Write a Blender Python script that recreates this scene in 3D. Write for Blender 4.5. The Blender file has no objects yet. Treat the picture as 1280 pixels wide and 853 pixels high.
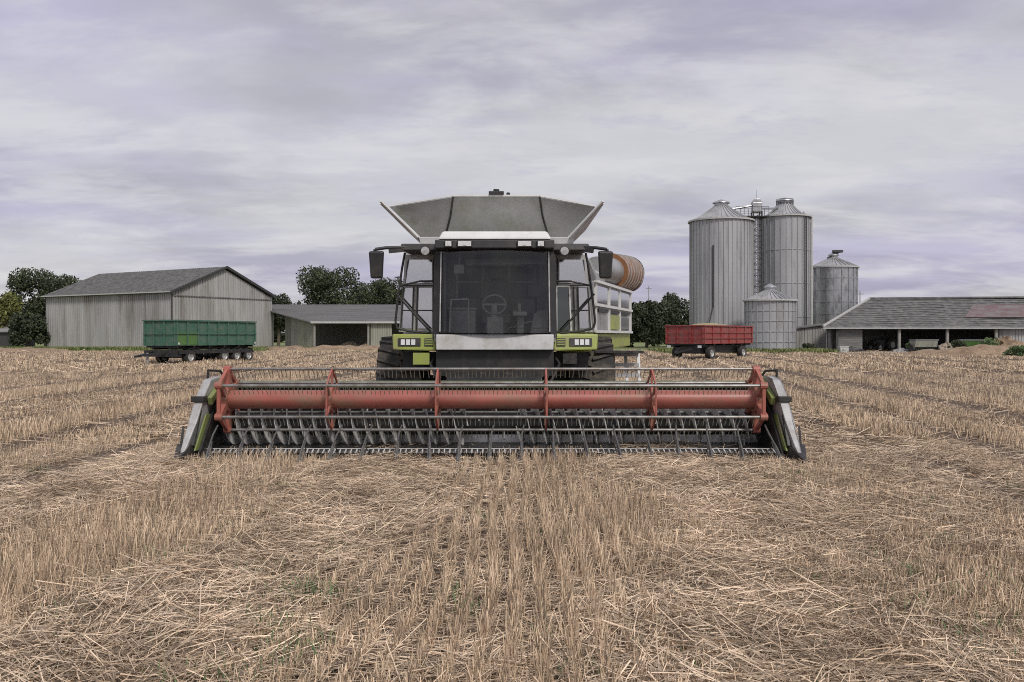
import bpy, math, random
import numpy as np
from mathutils import Vector, Matrix
random.seed(7); rng = np.random.default_rng(11)
SC = bpy.context.scene; COL = SC.collection; R = math.radians; PI = math.pi

# ------------------------------------------------------------------ camera, sky, sun, exposure
F, CAMH, HOR = 1100.0, 1.73, 420.0
cam_d = bpy.data.cameras.new('camera'); cam = bpy.data.objects.new('camera', cam_d); COL.objects.link(cam)
cam.location = (0, 0, CAMH); cam.rotation_euler = (R(90), 0, 0)
cam_d.sensor_width = 36; cam_d.lens = 36 * F / 1280; cam_d.shift_y = -6.5 / 1280
cam_d.clip_start = .1; cam_d.clip_end = 3000; SC.camera = cam

SUN_EL, SUN_AZ = 46, 28          # azimuth from +Y (behind the combine is 0); light comes from behind the camera, right
sun_dir = Vector((math.sin(R(SUN_AZ)) * math.cos(R(SUN_EL)), -math.cos(R(SUN_AZ)) * math.cos(R(SUN_EL)), math.sin(R(SUN_EL))))
w = bpy.data.worlds.new('World'); SC.world = w; w.use_nodes = True
nt = w.node_tree; N = nt.nodes; L = nt.links; N.clear()
def nd(t, **k):
    n = N.new(t)
    for a, b in k.items(): setattr(n, a, b)
    return n
def mth(op, a, b=None, c=None):
    n = nd('ShaderNodeMath', operation=op)
    for i, v in enumerate((a, b, c)):
        if v is None: continue
        if isinstance(v, (int, float)): n.inputs[i].default_value = v
        else: L.new(v, n.inputs[i])
    return n.outputs[0]
out = nd('ShaderNodeOutputWorld'); bg = nd('ShaderNodeBackground'); bg.inputs[1].default_value = .1
sky = nd('ShaderNodeTexSky', sky_type='NISHITA', sun_disc=False)
sky.sun_elevation = R(SUN_EL); sky.sun_rotation = math.atan2(sun_dir.x, sun_dir.y); sky.dust_density = 3
tc = nd('ShaderNodeTexCoord'); sp = nd('ShaderNodeSeparateXYZ'); L.new(tc.outputs['Generated'], sp.inputs[0])
zz = mth('ADD', mth('MAXIMUM', sp.outputs[2], 0.0), .16)
cv = nd('ShaderNodeCombineXYZ'); L.new(mth('DIVIDE', sp.outputs[0], zz), cv.inputs[0]); L.new(mth('DIVIDE', sp.outputs[1], zz), cv.inputs[1])
def cloud(scale, det, rough, dist, lo, hi, sx=1., sy=1., off=0):
    m = nd('ShaderNodeMapping'); m.inputs['Scale'].default_value = (sx, sy, 1); m.inputs['Location'].default_value = (off, off * .7, 0); L.new(cv.outputs[0], m.inputs[0])
    n = nd('ShaderNodeTexNoise'); n.inputs['Scale'].default_value = scale; n.inputs['Detail'].default_value = det
    n.inputs['Roughness'].default_value = rough; n.inputs['Distortion'].default_value = dist; L.new(m.outputs[0], n.inputs[0])
    r = nd('ShaderNodeMapRange'); r.inputs[1].default_value = lo; r.inputs[2].default_value = hi; r.interpolation_type = 'SMOOTHSTEP'; L.new(n.outputs[0], r.inputs[0])
    return r.outputs[0]
def mixc(fac, a, b):
    n = nd('ShaderNodeMix', data_type='RGBA')
    if isinstance(fac, (int, float)): n.inputs[0].default_value = fac
    else: L.new(fac, n.inputs[0])
    for i, v in ((6, a), (7, b)):
        if isinstance(v, tuple): n.inputs[i].default_value = (*v, 1)
        else: L.new(v, n.inputs[i])
    return n.outputs[2]
big = cloud(.8, 8, .56, .15, .38, .60, 1., 1.35, 3.1)
fine = cloud(1.9, 9, .6, .25, .42, .66, .85, 1.4, 1.3)
mott = cloud(3.6, 10, .68, .1, .50, .74, .8, 1.25, 5.7)
lil = cloud(.55, 4, .5, .2, .40, .62, 1, 1, 8.2)
base_c = mixc(lil, (6.1, 6.05, 6.3), (5.3, 5.05, 6.5))
dark_c = mixc(lil, (4.6, 4.5, 4.85), (4.0, 3.8, 5.05))
c1 = mixc(big, dark_c, base_c)
c2 = mixc(mth('MULTIPLY', mott, .7), mixc(mth('MULTIPLY', fine, .6), c1, (7.3, 7.2, 7.3)), (5.0, 4.75, 5.9))
L.new(mixc(.9, sky.outputs[0], c2), bg.inputs[0]); L.new(bg.outputs[0], out.inputs[0])

sl = bpy.data.lights.new('sun', 'SUN'); sl.energy = 2.0; sl.angle = R(12); sl.color = (1, .96, .9)
so = bpy.data.objects.new('sun', sl); COL.objects.link(so)
so.rotation_euler = sun_dir.to_track_quat('Z', 'Y').to_euler(); so.location = (0, 0, 60)
vs = SC.view_settings; vs.view_transform = 'Standard'; vs.look = 'None'; vs.exposure = 0.1; vs.gamma = 1; vs.use_curve_mapping = False
SC.cycles.max_bounces = 6; SC.cycles.transparent_max_bounces = 12
SC.cycles.use_denoising = False; SC.cycles.filter_width = 1.0

# ------------------------------------------------------------------ materials
def lin(r, g, b):
    f = lambda c: (c / 255 / 12.92) if c <= 10.3 else ((c / 255 + .055) / 1.055) ** 2.4
    return (f(r), f(g), f(b))
class M:
    pass
def new_mat(name):
    m = bpy.data.materials.new(name); m.use_nodes = True
    return m, m.node_tree.nodes, m.node_tree.links, m.node_tree.nodes['Principled BSDF']
def mat(name, c1, c2=None, scale=3., rough=.6, metal=0., bump=0., bscale=None, stretch=(1, 1, 1), island=0., detail=6, grime=None, gscale=.8, glo=.5, ghi=.75, coords='Object'):
    m, n, l, p = new_mat(name); p.inputs['Roughness'].default_value = rough; p.inputs['Metallic'].default_value = metal
    c2 = c2 or c1
    t = n.new('ShaderNodeTexCoord'); mp = n.new('ShaderNodeMapping'); mp.inputs['Scale'].default_value = stretch; l.new(t.outputs[coords], mp.inputs[0])
    no = n.new('ShaderNodeTexNoise'); no.inputs['Scale'].default_value = scale; no.inputs['Detail'].default_value = detail; no.inputs['Roughness'].default_value = .62; l.new(mp.outputs[0], no.inputs[0])
    rm = n.new('ShaderNodeMapRange'); rm.inputs[1].default_value = .33; rm.inputs[2].default_value = .67; l.new(no.outputs[0], rm.inputs[0])
    mx = n.new('ShaderNodeMix'); mx.data_type = 'RGBA'; mx.inputs[6].default_value = (*c1, 1); mx.inputs[7].default_value = (*c2, 1); l.new(rm.outputs[0], mx.inputs[0])
    col = mx.outputs[2]
    if island:
        g = n.new('ShaderNodeNewGeometry'); mr = n.new('ShaderNodeMapRange'); mr.inputs[3].default_value = 1 - island; mr.inputs[4].default_value = 1 + island
        l.new(g.outputs['Random Per Island'], mr.inputs[0])
        mv = n.new('ShaderNodeVectorMath'); mv.operation = 'SCALE'; l.new(col, mv.inputs[0]); l.new(mr.outputs[0], mv.inputs['Scale']); col = mv.outputs[0]
    if grime:
        g2 = n.new('ShaderNodeTexNoise'); g2.inputs['Scale'].default_value = gscale; g2.inputs['Detail'].default_value = 8; g2.inputs['Roughness'].default_value = .7; l.new(mp.outputs[0], g2.inputs[0])
        r2 = n.new('ShaderNodeMapRange'); r2.inputs[1].default_value = glo; r2.inputs[2].default_value = ghi; l.new(g2.outputs[0], r2.inputs[0])
        m2 = n.new('ShaderNodeMix'); m2.data_type = 'RGBA'; m2.inputs[7].default_value = (*grime, 1); l.new(r2.outputs[0], m2.inputs[0]); l.new(col, m2.inputs[6]); col = m2.outputs[2]
    l.new(col, p.inputs['Base Color'])
    if bump:
        b = n.new('ShaderNodeBump'); b.inputs['Strength'].default_value = bump; b.inputs['Distance'].default_value = .02
        nb = n.new('ShaderNodeTexNoise'); nb.inputs['Scale'].default_value = bscale or scale * 4; nb.inputs['Detail'].default_value = 5; l.new(mp.outputs[0], nb.inputs[0])
        l.new(nb.outputs[0], b.inputs['Height']); l.new(b.outputs[0], p.inputs['Normal'])
    return m
def glass(name, tint, gloss=.12, rough=.03):
    m, n, l, p = new_mat(name); n.remove(p); o = n['Material Output']
    tr = n.new('ShaderNodeBsdfTransparent'); tr.inputs[0].default_value = (*tint, 1)
    gl = n.new('ShaderNodeBsdfGlossy'); gl.inputs['Roughness'].default_value = rough
    fr = n.new('ShaderNodeFresnel'); fr.inputs[0].default_value = 1.5
    ad = n.new('ShaderNodeMath'); ad.operation = 'ADD'; ad.inputs[1].default_value = gloss; ad.use_clamp = True; l.new(fr.outputs[0], ad.inputs[0])
    mx = n.new('ShaderNodeMixShader'); l.new(ad.outputs[0], mx.inputs[0]); l.new(tr.outputs[0], mx.inputs[1]); l.new(gl.outputs[0], mx.inputs[2]); l.new(mx.outputs[0], o.inputs[0])
    return m
DUST = (.30, .25, .18)
M.soil = mat('field_soil', (.05, .034, .024), (.12, .083, .056), 1.6, .95, bump=.8, bscale=30, grime=(.26, .19, .13), gscale=9, glo=.5, ghi=.7)
M.straw = mat('straw', (.70, .555, .405), (.35, .26, .175), .9, .7, island=.75)
M.stubble = mat('stubble', (.71, .56, .40), (.35, .255, .17), .7, .75, island=.75)
M.weed = mat('weed', (.08, .15, .05), (.15, .20, .09), 2, .7, island=.4)
M.grass = mat('grass', (.10, .15, .04), (.23, .24, .09), .4, .8, island=.45)
M.leaf = mat('leaf', (.032, .043, .019), (.075, .09, .042), .5, .75, island=.8)
M.leaf2 = mat('leaf_yellow', (.10, .12, .03), (.17, .17, .05), .6, .75, island=.5)
M.leaf3 = mat('leaf_dark', (.027, .036, .019), (.06, .072, .036), .4, .8, island=.8)
M.bark = mat('bark', (.08, .06, .045), (.15, .12, .09), 6, .9, bump=.6)
M.steel = mat('galvanised_steel', (.47, .475, .48), (.36, .365, .37), 1.1, .5, .3, stretch=(1, 1, .13), grime=(.22, .21, .20), gscale=1.2, glo=.52, ghi=.8, bump=.05)
M.steel_dark = mat('weathered_steel', (.38, .385, .39), (.55, .555, .56), 2, .36, .75, stretch=(1, 1, .4), grime=(.16, .155, .15), gscale=1.5)
M.iron = mat('dark_iron', (.05, .05, .052), (.09, .088, .085), 5, .6, .4)
M.clad = mat('grey_cladding', (.45, .445, .435), (.33, .326, .318), .7, .8, stretch=(1, 1, .12), grime=(.18, .155, .13), gscale=.6, glo=.47, ghi=.72)
M.clad2 = mat('pale_boards', (.36, .355, .33), (.25, .245, .23), 1.5, .85, stretch=(3, 3, .2), grime=(.15, .14, .12), gscale=1.1)
M.greenboard = mat('green_boards', (.30, .305, .24), (.36, .355, .31), 1.2, .85, stretch=(2, 2, .3), grime=(.16, .15, .11), gscale=1)
M.slate = mat('dark_roof_sheet', (.085, .085, .085), (.20, .198, .19), 1.6, .85, bump=.4, bscale=9, grime=(.24, .235, .22), gscale=.6, glo=.56, ghi=.8)
M.asb = mat('pale_roof_sheet', (.29, .288, .28), (.20, .198, .19), .8, .85, stretch=(.25, 1, 1), grime=(.13, .128, .12), gscale=.6, glo=.55, ghi=.8)
M.patch = mat('red_roof_patch', (.19, .105, .11), (.12, .085, .087), 1.6, .85, bump=.4, bscale=9, grime=(.19, .175, .17), gscale=1.1, glo=.42, ghi=.62)
M.trimw = mat('pale_trim', (.55, .55, .53), (.42, .42, .40), 3, .6)
M.panelgrey = mat('panel_grey', (.36, .365, .37), (.27, .275, .28), 1.6, .4, .15, grime=(.17, .15, .12), gscale=2.2, glo=.5, ghi=.75)
M.scuff = mat('scuffed_grey', (.46, .46, .46), (.34, .34, .34), 4, .55, .1, grime=(.24, .21, .17), gscale=5, glo=.48, ghi=.72)
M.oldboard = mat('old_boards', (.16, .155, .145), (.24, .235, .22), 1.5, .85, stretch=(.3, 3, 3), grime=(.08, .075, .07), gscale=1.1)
M.wood = mat('post_wood', (.33, .31, .28), (.22, .205, .185), 4, .8, stretch=(1, 1, .2))
M.conc = mat('concrete', (.34, .335, .32), (.25, .245, .235), .6, .9, grime=(.19, .18, .16), gscale=.9)
M.rubber = mat('tyre_rubber', (.028, .027, .026), (.05, .047, .043), 6, .85, grime=(.17, .14, .10), gscale=3, glo=.5, ghi=.75)
M.rim = mat('rim_grey', (.5, .5, .48), (.35, .34, .32), 6, .5, .3)
M.silver = mat('silver_paint', (.52, .52, .515), (.44, .44, .435), 2.2, .42, .1, grime=(.33, .30, .25), gscale=2.2, glo=.46, ghi=.72)
M.white = mat('white_paint', (.74, .74, .72), (.66, .66, .64), 3, .4, grime=(.45, .42, .37), gscale=2, glo=.55, ghi=.85)
M.green = mat('lime_green_paint', (.36, .42, .085), (.29, .345, .075), 2.5, .42, grime=DUST, gscale=3, glo=.46, ghi=.74)
M.dkgreen2 = mat('dull_green_paint', (.20, .25, .07), (.25, .29, .11), 3, .5, grime=DUST, gscale=3)
M.dkgreen = mat('dark_green_paint', (.11, .16, .06), (.16, .20, .09), 3, .5, grime=DUST, gscale=3)
M.reelbar = mat('reel_bar_steel', (.30, .295, .285), (.18, .175, .165), 9, .4, .3, grime=(.14, .11, .08), gscale=5, glo=.45, ghi=.7)
M.liftsteel = mat('lifter_steel', (.10, .10, .098), (.19, .185, .18), 9, .4, .4, grime=(.3, .27, .22), gscale=8, glo=.52, ghi=.75)
M.polish = mat('crop_polished_steel', (.78, .78, .76), (.55, .545, .53), 7, .4, .1, grime=(.16, .13, .10), gscale=4, glo=.5, ghi=.8)
M.dgreen = mat('trailer_green', (.045, .125, .085), (.065, .16, .11), 2, .5, grime=(.14, .17, .13), gscale=2.4, glo=.46, ghi=.72)
M.dgreen2 = mat('trailer_moss_green', (.075, .17, .035), (.10, .20, .05), 2, .5, grime=(.12, .19, .10), gscale=1.4)
M.red = mat('reel_red_paint', (.40, .125, .095), (.31, .09, .07), 3, .42, grime=(.27, .15, .10), gscale=3.2, glo=.44, ghi=.66, stretch=(.6, 1, 1))
M.tred = mat('trailer_red', (.34, .045, .04), (.27, .05, .045), 1.6, .5, grime=(.24, .13, .11), gscale=2.5, glo=.44, ghi=.7)
M.black = mat('black_paint', (.018, .018, .019), (.03, .03, .03), 4, .5, grime=(.09, .08, .065), gscale=2.5, glo=.5, ghi=.85)
M.blackm = mat('worn_black_metal', (.035, .034, .033), (.075, .072, .068), 8, .45, .5, grime=(.2, .17, .13), gscale=4, glo=.55, ghi=.8)
M.bright = mat('worn_bright_steel', (.62, .62, .61), (.40, .395, .38), 9, .34, .35, grime=(.22, .19, .15), gscale=5, glo=.5, ghi=.8)
M.tine = mat('plastic_tine', (.42, .43, .33), (.32, .33, .25), 5, .5)
M.flap = mat('tank_flap_grey', (.46, .465, .44), (.35, .355, .345), 1.4, .6, grime=(.25, .26, .18), gscale=1.3, glo=.5, ghi=.75)
M.cabin = mat('cab_interior', (.20, .20, .20), (.30, .30, .30), 5, .8)
M.cabin2 = mat('cab_light_trim', (.50, .50, .49), (.36, .36, .36), 5, .7)
M.seat = mat('seat_fabric', (.16, .16, .165), (.24, .24, .24), 30, .9)
M.screen = mat('dark_screen', (.02, .03, .035), None, 4, .2)
M.lamp = mat('lamp_glass', (.8, .8, .78), (.68, .68, .66), 14, .15, .2)
M.amber = mat('beacon_amber', (.16, .10, .05), None, 4, .3)
M.brown = mat('auger_rust', (.33, .15, .06), (.22, .10, .045), 3, .5, .1, grime=(.30, .22, .15), gscale=2)
M.mirror = mat('mirror_glass', (.35, .37, .38), None, 3, .05, 1.)
M.grain = mat('grain', (.37, .32, .19), (.28, .26, .14), 5, .95, bump=.8, bscale=30)
M.earth = mat('earth', (.17, .11, .07), (.33, .24, .16), .9, .95, bump=1, bscale=8, grime=(.4, .31, .2), gscale=2.4, glo=.5, ghi=.7)
M.rubble = mat('rubble', (.25, .19, .14), (.4, .34, .27), 2.5, .95, bump=1, bscale=9)
M.tarp = mat('grey_sheeting', (.36, .36, .35), (.26, .26, .26), 2, .6)
M.glassd = glass('windscreen_glass', (.66, .68, .68), .01, .04)
M.glasst = glass('teal_glass', (.18, .42, .36), .10)
M.glassp = glass('pale_glass', (.85, .87, .87), .52, .08)

# ------------------------------------------------------------------ mesh builder
def P(px, py, Y): return Vector(((px - 640) * Y / F, Y, CAMH - (py - HOR) * Y / F))
class MB:
    def __init__(s, off=(0, 0, 0)): s.v = []; s.f = []; s.off = Vector(off); s.split = None
    def add(s, vs, fs):
        b = len(s.v); s.v += [tuple(Vector(v) - s.off) for v in vs]; s.f += [tuple(i + b for i in f) for f in fs]; return s
    def box(s, x0, x1, y0, y1, z0, z1):
        return s.add([(x0, y0, z0), (x1, y0, z0), (x1, y1, z0), (x0, y1, z0), (x0, y0, z1), (x1, y0, z1), (x1, y1, z1), (x0, y1, z1)],
                     [(3, 2, 1, 0), (4, 5, 6, 7), (0, 1, 5, 4), (1, 2, 6, 5), (2, 3, 7, 6), (3, 0, 4, 7)])
    def hexa(s, b, t):      # bottom quad, top quad (each ccw from above)
        return s.add(list(b) + list(t), [(3, 2, 1, 0), (4, 5, 6, 7), (0, 1, 5, 4), (1, 2, 6, 5), (2, 3, 7, 6), (3, 0, 4, 7)])
    def slab(s, pts, d):    # polygon thickened by vector d
        n = len(pts); d = Vector(d); pts = [Vector(p) for p in pts]
        return s.add(pts + [p + d for p in pts], [tuple(range(n))[::-1], tuple(range(n, 2 * n))] + [(i, (i + 1) % n, n + (i + 1) % n, n + i) for i in range(n)])
    def bar(s, p, q, a, b=None, up=(0, 0, 1)):
        p = Vector(p); q = Vector(q); b = a if b is None else b; d = (q - p).normalized(); u = Vector(up)
        if abs(d.dot(u)) > .98: u = Vector((0, 1, 0))
        x = d.cross(u).normalized(); y = x.cross(d).normalized(); x *= a / 2; y *= b / 2
        return s.add([p - x - y, p + x - y, p + x + y, p - x + y, q - x - y, q + x - y, q + x + y, q - x + y],
                     [(0, 1, 2, 3), (7, 6, 5, 4), (4, 5, 1, 0), (5, 6, 2, 1), (6, 7, 3, 2), (7, 4, 0, 3)])
    def tube(s, p, q, r0, r1=None, n=12, cap=True):
        p = Vector(p); q = Vector(q); r1 = r0 if r1 is None else r1; d = (q - p).normalized()
        u = Vector((0, 0, 1)) if abs(d.z) < .95 else Vector((1, 0, 0)); x = d.cross(u).normalized(); y = x.cross(d).normalized()
        vs = [p + (x * math.cos(2 * PI * i / n) + y * math.sin(2 * PI * i / n)) * r0 for i in range(n)] + [q + (x * math.cos(2 * PI * i / n) + y * math.sin(2 * PI * i / n)) * r1 for i in range(n)]
        fs = [(i, n + i, n + (i + 1) % n, (i + 1) % n) for i in range(n)]
        if cap: fs += [tuple(range(n)), tuple(range(2 * n - 1, n - 1, -1))]
        return s.add(vs, fs)
    def path(s, pts, r, n=8):
        for a, b in zip(pts, pts[1:]): s.tube(a, b, r, r, n)
        return s
    def lathe(s, prof, c, axis='Z', n=32, closed=False):   # prof: (radius, along)
        c = Vector(c); vs = []; fs = []
        for r, h in prof:
            for i in range(n):
                a = 2 * PI * i / n; u, v = r * math.cos(a), r * math.sin(a)
                vs.append(c + (Vector((u, v, h)) if axis == 'Z' else Vector((h, u, v)) if axis == 'X' else Vector((u, h, -v))))
        m = len(prof); rngm = m if closed else m - 1
        for k in range(rngm):
            k2 = (k + 1) % m
            for i in range(n): fs.append((k * n + i, k * n + (i + 1) % n, k2 * n + (i + 1) % n, k2 * n + i))
        if not closed: fs += [tuple(range(n))[::-1], tuple(range((m - 1) * n, m * n))]
        return s.add(vs, fs)
    def build(s, name, m, parent=None, loc=None, bevel=0, smooth=None, rot=None, kind=None, label=None):
        me = bpy.data.meshes.new(name); me.from_pydata(s.v, [], s.f); me.update()
        o = bpy.data.objects.new(name, me); COL.objects.link(o); me.materials.append(m)
        if s.split:      # faces after the mark take a second material
            k, m2 = s.split; me.materials.append(m2); me.polygons.foreach_set('material_index', [int(i >= k) for i in range(len(s.f))])
        if smooth:
            me.polygons.foreach_set('use_smooth', [True] * len(me.polygons)); me.set_sharp_from_angle(angle=R(smooth))
        if parent: o.parent = parent
        if loc: o.location = loc
        if rot: o.rotation_euler = rot
        if bevel:
            b = o.modifiers.new('bevel', 'BEVEL'); b.width = bevel; b.segments = 2; b.limit_method = 'ANGLE'
        if kind: o['kind'] = kind
        if label: o['label'] = label
        return o
def tag(o, label, cat, group=None):
    o['label'] = label; o['category'] = cat
    if group: o['group'] = group
    return o
def empty(name, loc, label, cat, group=None, rz=0):
    o = bpy.data.objects.new(name, None); COL.objects.link(o); o.location = loc; o.rotation_euler.z = rz; o.empty_display_size = .2
    return tag(o, label, cat, group)
def dup(o, parent, loc=None, rz=None):
    c = o.copy(); COL.objects.link(c); c.parent = parent
    if loc: c.location = loc
    if rz is not None: c.rotation_euler.z = rz
    for ch in list(o.children): dup(ch, c)
    return c
def np_mesh(name, V, Fq, m, kind=None, smooth=False):
    me = bpy.data.meshes.new(name); nv, nf = len(V), len(Fq); k = Fq.shape[1]
    me.vertices.add(nv); me.vertices.foreach_set('co', V.astype(np.float32).ravel())
    me.loops.add(nf * k); me.loops.foreach_set('vertex_index', Fq.astype(np.int32).ravel())
    me.polygons.add(nf); me.polygons.foreach_set('loop_start', np.arange(0, nf * k, k, dtype=np.int32))
    me.update(calc_edges=True); me.materials.append(m)
    o = bpy.data.objects.new(name, me); COL.objects.link(o)
    if kind: o['kind'] = kind
    return o
def noise2(x, y, seed=0, n=7, f0=.35):
    r = np.random.default_rng(seed); v = np.zeros_like(x); a = 1.; t = 0
    for i in range(n):
        th = r.uniform(0, 2 * PI); f = f0 * 1.6 ** i
        v += a * np.sin(f * (x * np.cos(th) + y * np.sin(th)) + r.uniform(0, 6)); t += a; a *= .75
    return v / t

# ------------------------------------------------------------------ ground
def grid_sheet(name, x0, x1, y0, y1, nx, ny, m, zf, kind='structure'):
    xs = np.linspace(x0, x1, nx); ys = np.linspace(y0, y1, ny); X, Y = np.meshgrid(xs, ys); Z = zf(X, Y)
    V = np.stack([X.ravel(), Y.ravel(), Z.ravel()], 1); i = np.arange(nx * ny).reshape(ny, nx)
    Fq = np.stack([i[:-1, :-1].ravel(), i[:-1, 1:].ravel(), i[1:, 1:].ravel(), i[1:, :-1].ravel()], 1)
    return np_mesh(name, V, Fq, m, kind)
grid_sheet('field', -900, 900, -300, 1500, 61, 61, M.soil, lambda X, Y: X * 0)
grid_sheet('grass_verge', -400, 400, 97, 420, 81, 61, M.grass, lambda X, Y: X * 0 + .004)
grid_sheet('concrete_apron', 29.5, 64, 88, 98.5, 12, 6, M.conc, lambda X, Y: X * 0 + .008)
def bank(name, pts, wid, h, seed, m=M.earth):
    pts = np.array(pts, float); seg = np.r_[0, np.cumsum(np.hypot(*np.diff(pts, axis=0).T))]; nx = max(8, int(seg[-1] / .5)); ny = 15
    t = np.linspace(0, seg[-1], nx); cx = np.interp(t, seg, pts[:, 0]); cy = np.interp(t, seg, pts[:, 1])
    u = np.linspace(-1, 1, ny); X = cx[:, None] + 0 * u; Yg = cy[:, None] + u * wid / 2
    e = np.clip(np.minimum(t, seg[-1] - t) / 3, 0, 1) ** .5
    Z = h * (1 - u ** 2)[None] * e[:, None] * (.75 + .5 * noise2(X * 2, Yg * 2, seed)) + .12 * noise2(X * 6, Yg * 6, seed + 1) * (1 - u ** 2) - .02
    V = np.stack([X.ravel(), Yg.ravel(), Z.ravel()], 1); i = np.arange(nx * ny).reshape(nx, ny)
    Fq = np.stack([i[:-1, :-1].ravel(), i[1:, :-1].ravel(), i[1:, 1:].ravel(), i[:-1, 1:].ravel()], 1)
    return np_mesh(name, V, Fq, m, 'structure')
bank('earth_bank', [(-66, 99), (-49, 97)], 5, .55, 3)
bank('soil_bank', [(-31, 103), (-13, 104)], 5, .65, 5)
bank('field_bank', [(36, 80), (40, 78), (46, 77), (56, 75)], 5, 1.0, 8)

# ------------------------------------------------------------------ straw and stubble (stuff)
def ribbons(P0, P1, P2, W, name, m, kind='stuff', taper=.6):
    n = len(P0); V = np.empty((n, 6, 3), np.float32)
    V[:, 0] = P0 - W; V[:, 1] = P0 + W; V[:, 2] = P1 - W * .9; V[:, 3] = P1 + W * .9; V[:, 4] = P2 - W * taper; V[:, 5] = P2 + W * taper
    b = (np.arange(n) * 6)[:, None]; Fq = np.concatenate([b + np.array([[0, 1, 3, 2]]), b + np.array([[2, 3, 5, 4]])], 1).reshape(-1, 4)
    return np_mesh(name, V.reshape(-1, 3), Fq, m, kind)
TRACKS = [(-5.6, .0, .22), (-7.6, .0, .3), (-10.2, -.01, .3), (-12.6, -.01, .35), (-15.5, -.015, .3), (-19, -.02, .4), (-23, -.02, .4), (-27.5, -.03, .5), (-33, -.03, .5), (-39, -.03, .6), (-46, -.04, .7), (-54, -.04, .8),
          (4.3, .10, .22), (6.0, .11, .3), (8.2, .12, .3), (10.8, .13, .35), (14, .13, .35), (17.5, .14, .4), (21.5, .14, .4), (26, .15, .5), (31, .15, .5), (37, .15, .6), (44, .15, .7)]
def track(x, y):
    t = np.zeros_like(x)
    for x0, mm, wd in TRACKS: t = np.maximum(t, np.exp(-((x - x0 - mm * y + .25 * np.sin(y * .13 + x0)) / (1.35 * wd * (1 + y * .006))) ** 4))
    return t
def swath(x, y):      # where loose straw lies thick and hides the stubble
    xw = x + .35 * np.sin(y * .45) + .2 * np.sin(y * 1.1 + 2)
    b = np.exp(-((xw - 1.9) / 1.1) ** 2) + .9 * np.exp(-((xw + 1.9) / .75) ** 2) + .8 * np.exp(-((xw + 4.9) / 1.0) ** 2) + .7 * np.exp(-((xw - 5.6) / 1.2) ** 2)
    b += .35 * noise2(x, y, 21, f0=.8)
    return np.clip(b, 0, 1)
def wedge(n, y0, y1, p, marg=4.0, k=.68):
    u = rng.random(n); y = (y0 ** (1 - p) + u * (y1 ** (1 - p) - y0 ** (1 - p))) ** (1 / (1 - p)) if p != 1 else y0 * (y1 / y0) ** u
    return rng.uniform(-1, 1, n) * (k * y + marg), y
def free(x, y): return ~((np.abs(x + .25) < 4.5) & (y > 12.35) & (y < 14.2)) & ~((np.abs(x + .25) < 2.7) & (y > 14) & (y < 23))
def standing(n, y0, y1, p, hr, wr, rowed, seed, scale_w=0.):
    x, y = wedge(n, y0, y1, p)
    if rowed: x = np.round(x / .16) * .16 + rng.normal(0, .022, n) + .03 * np.sin(y * 1.3)
    s = swath(x, y); t = track(x, y); hn = noise2(x, y, 5, f0=.6)
    keep = (rng.random(n) < np.clip(1.02 - .72 * s * (y < 24) - .98 * t, 0, 1)) & free(x, y); x, y, hn = x[keep], y[keep], hn[keep]; k = len(x)
    lane = .5 + .5 * np.sin(x * 1.25 - .1 * y * (x > 3) + noise2(x, y, 77, f0=.2)); h = rng.uniform(*hr, k) * (1 + .3 * hn) * (1 - .5 * s[keep]) * (.5 + .85 * lane); a = rng.uniform(0, 2 * PI, k)
    lean = rng.normal(0, .18, (k, 2)) * h[:, None] + np.array([[.05, 0]]) * h[:, None]
    z0 = np.zeros(k); P0 = np.stack([x, y, z0], 1); P2 = np.stack([x + lean[:, 0], y + lean[:, 1], h], 1)
    P1 = (P0 + P2) / 2 + np.stack([rng.normal(0, .008, k), rng.normal(0, .008, k), z0], 1)
    wd = rng.uniform(*wr, k) * (1 + scale_w * y); a = rng.normal(0, .9, k)
    return P0, P1, P2, np.stack([np.cos(a) * wd, np.sin(a) * wd, z0], 1)
def lying(n, y0, y1, p, lr, wr, seed, ztop=.11):
    x, y = wedge(n, y0, y1, p); s = swath(x, y); t = track(x, y)
    keep = (rng.random(n) < .24 + .8 * s * (1 - .6 * t) - .22 * t); x, y, s = x[keep], y[keep], s[keep]; k = len(x)
    th = 1.5 * PI * noise2(x, y, 33, f0=.5) + rng.normal(0, .55, k) + rng.choice([0, 0, PI / 2.5], k)
    ln = rng.uniform(*lr, k) * rng.choice([1, 1, .6, 1.5], k); d = np.stack([np.cos(th), np.sin(th)], 1) * ln[:, None] / 2
    z = rng.random(k) ** 1.3 * (.02 + ztop * s) + .012; tilt = rng.normal(0, .10, k) * ln
    bend = rng.normal(0, .12, k) * ln; nrm = np.stack([-np.sin(th), np.cos(th)], 1)
    P0 = np.stack([x - d[:, 0], y - d[:, 1], np.maximum(z - tilt, .004)], 1); P2 = np.stack([x + d[:, 0], y + d[:, 1], np.maximum(z + tilt, .004)], 1)
    P1 = np.stack([x + nrm[:, 0] * bend, y + nrm[:, 1] * bend, z + np.abs(rng.normal(0, .012, k))], 1)
    wd = rng.uniform(*wr, k); roll = rng.normal(0, .7, k)
    W = np.stack([nrm[:, 0] * wd * np.cos(roll), nrm[:, 1] * wd * np.cos(roll), np.sin(roll) * wd], 1)
    return P0, P1, P2, W
def cat(*a): return [np.concatenate(z) for z in zip(*a)]
st = cat(standing(240000, 3.0, 14, 0.4, (.08, .20), (.0017, .0034), True, 1),
         standing(215000, 14, 42, 1.1, (.10, .20), (.0035, .007), True, 2),
         standing(158000, 42, 104, 1.1, (.10, .2), (.010, .022), False, 3))
tag(ribbons(*st, 'straw_stubble', M.stubble), 'cut straw stubble standing in rows over the harvested field', 'stubble')
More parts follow.
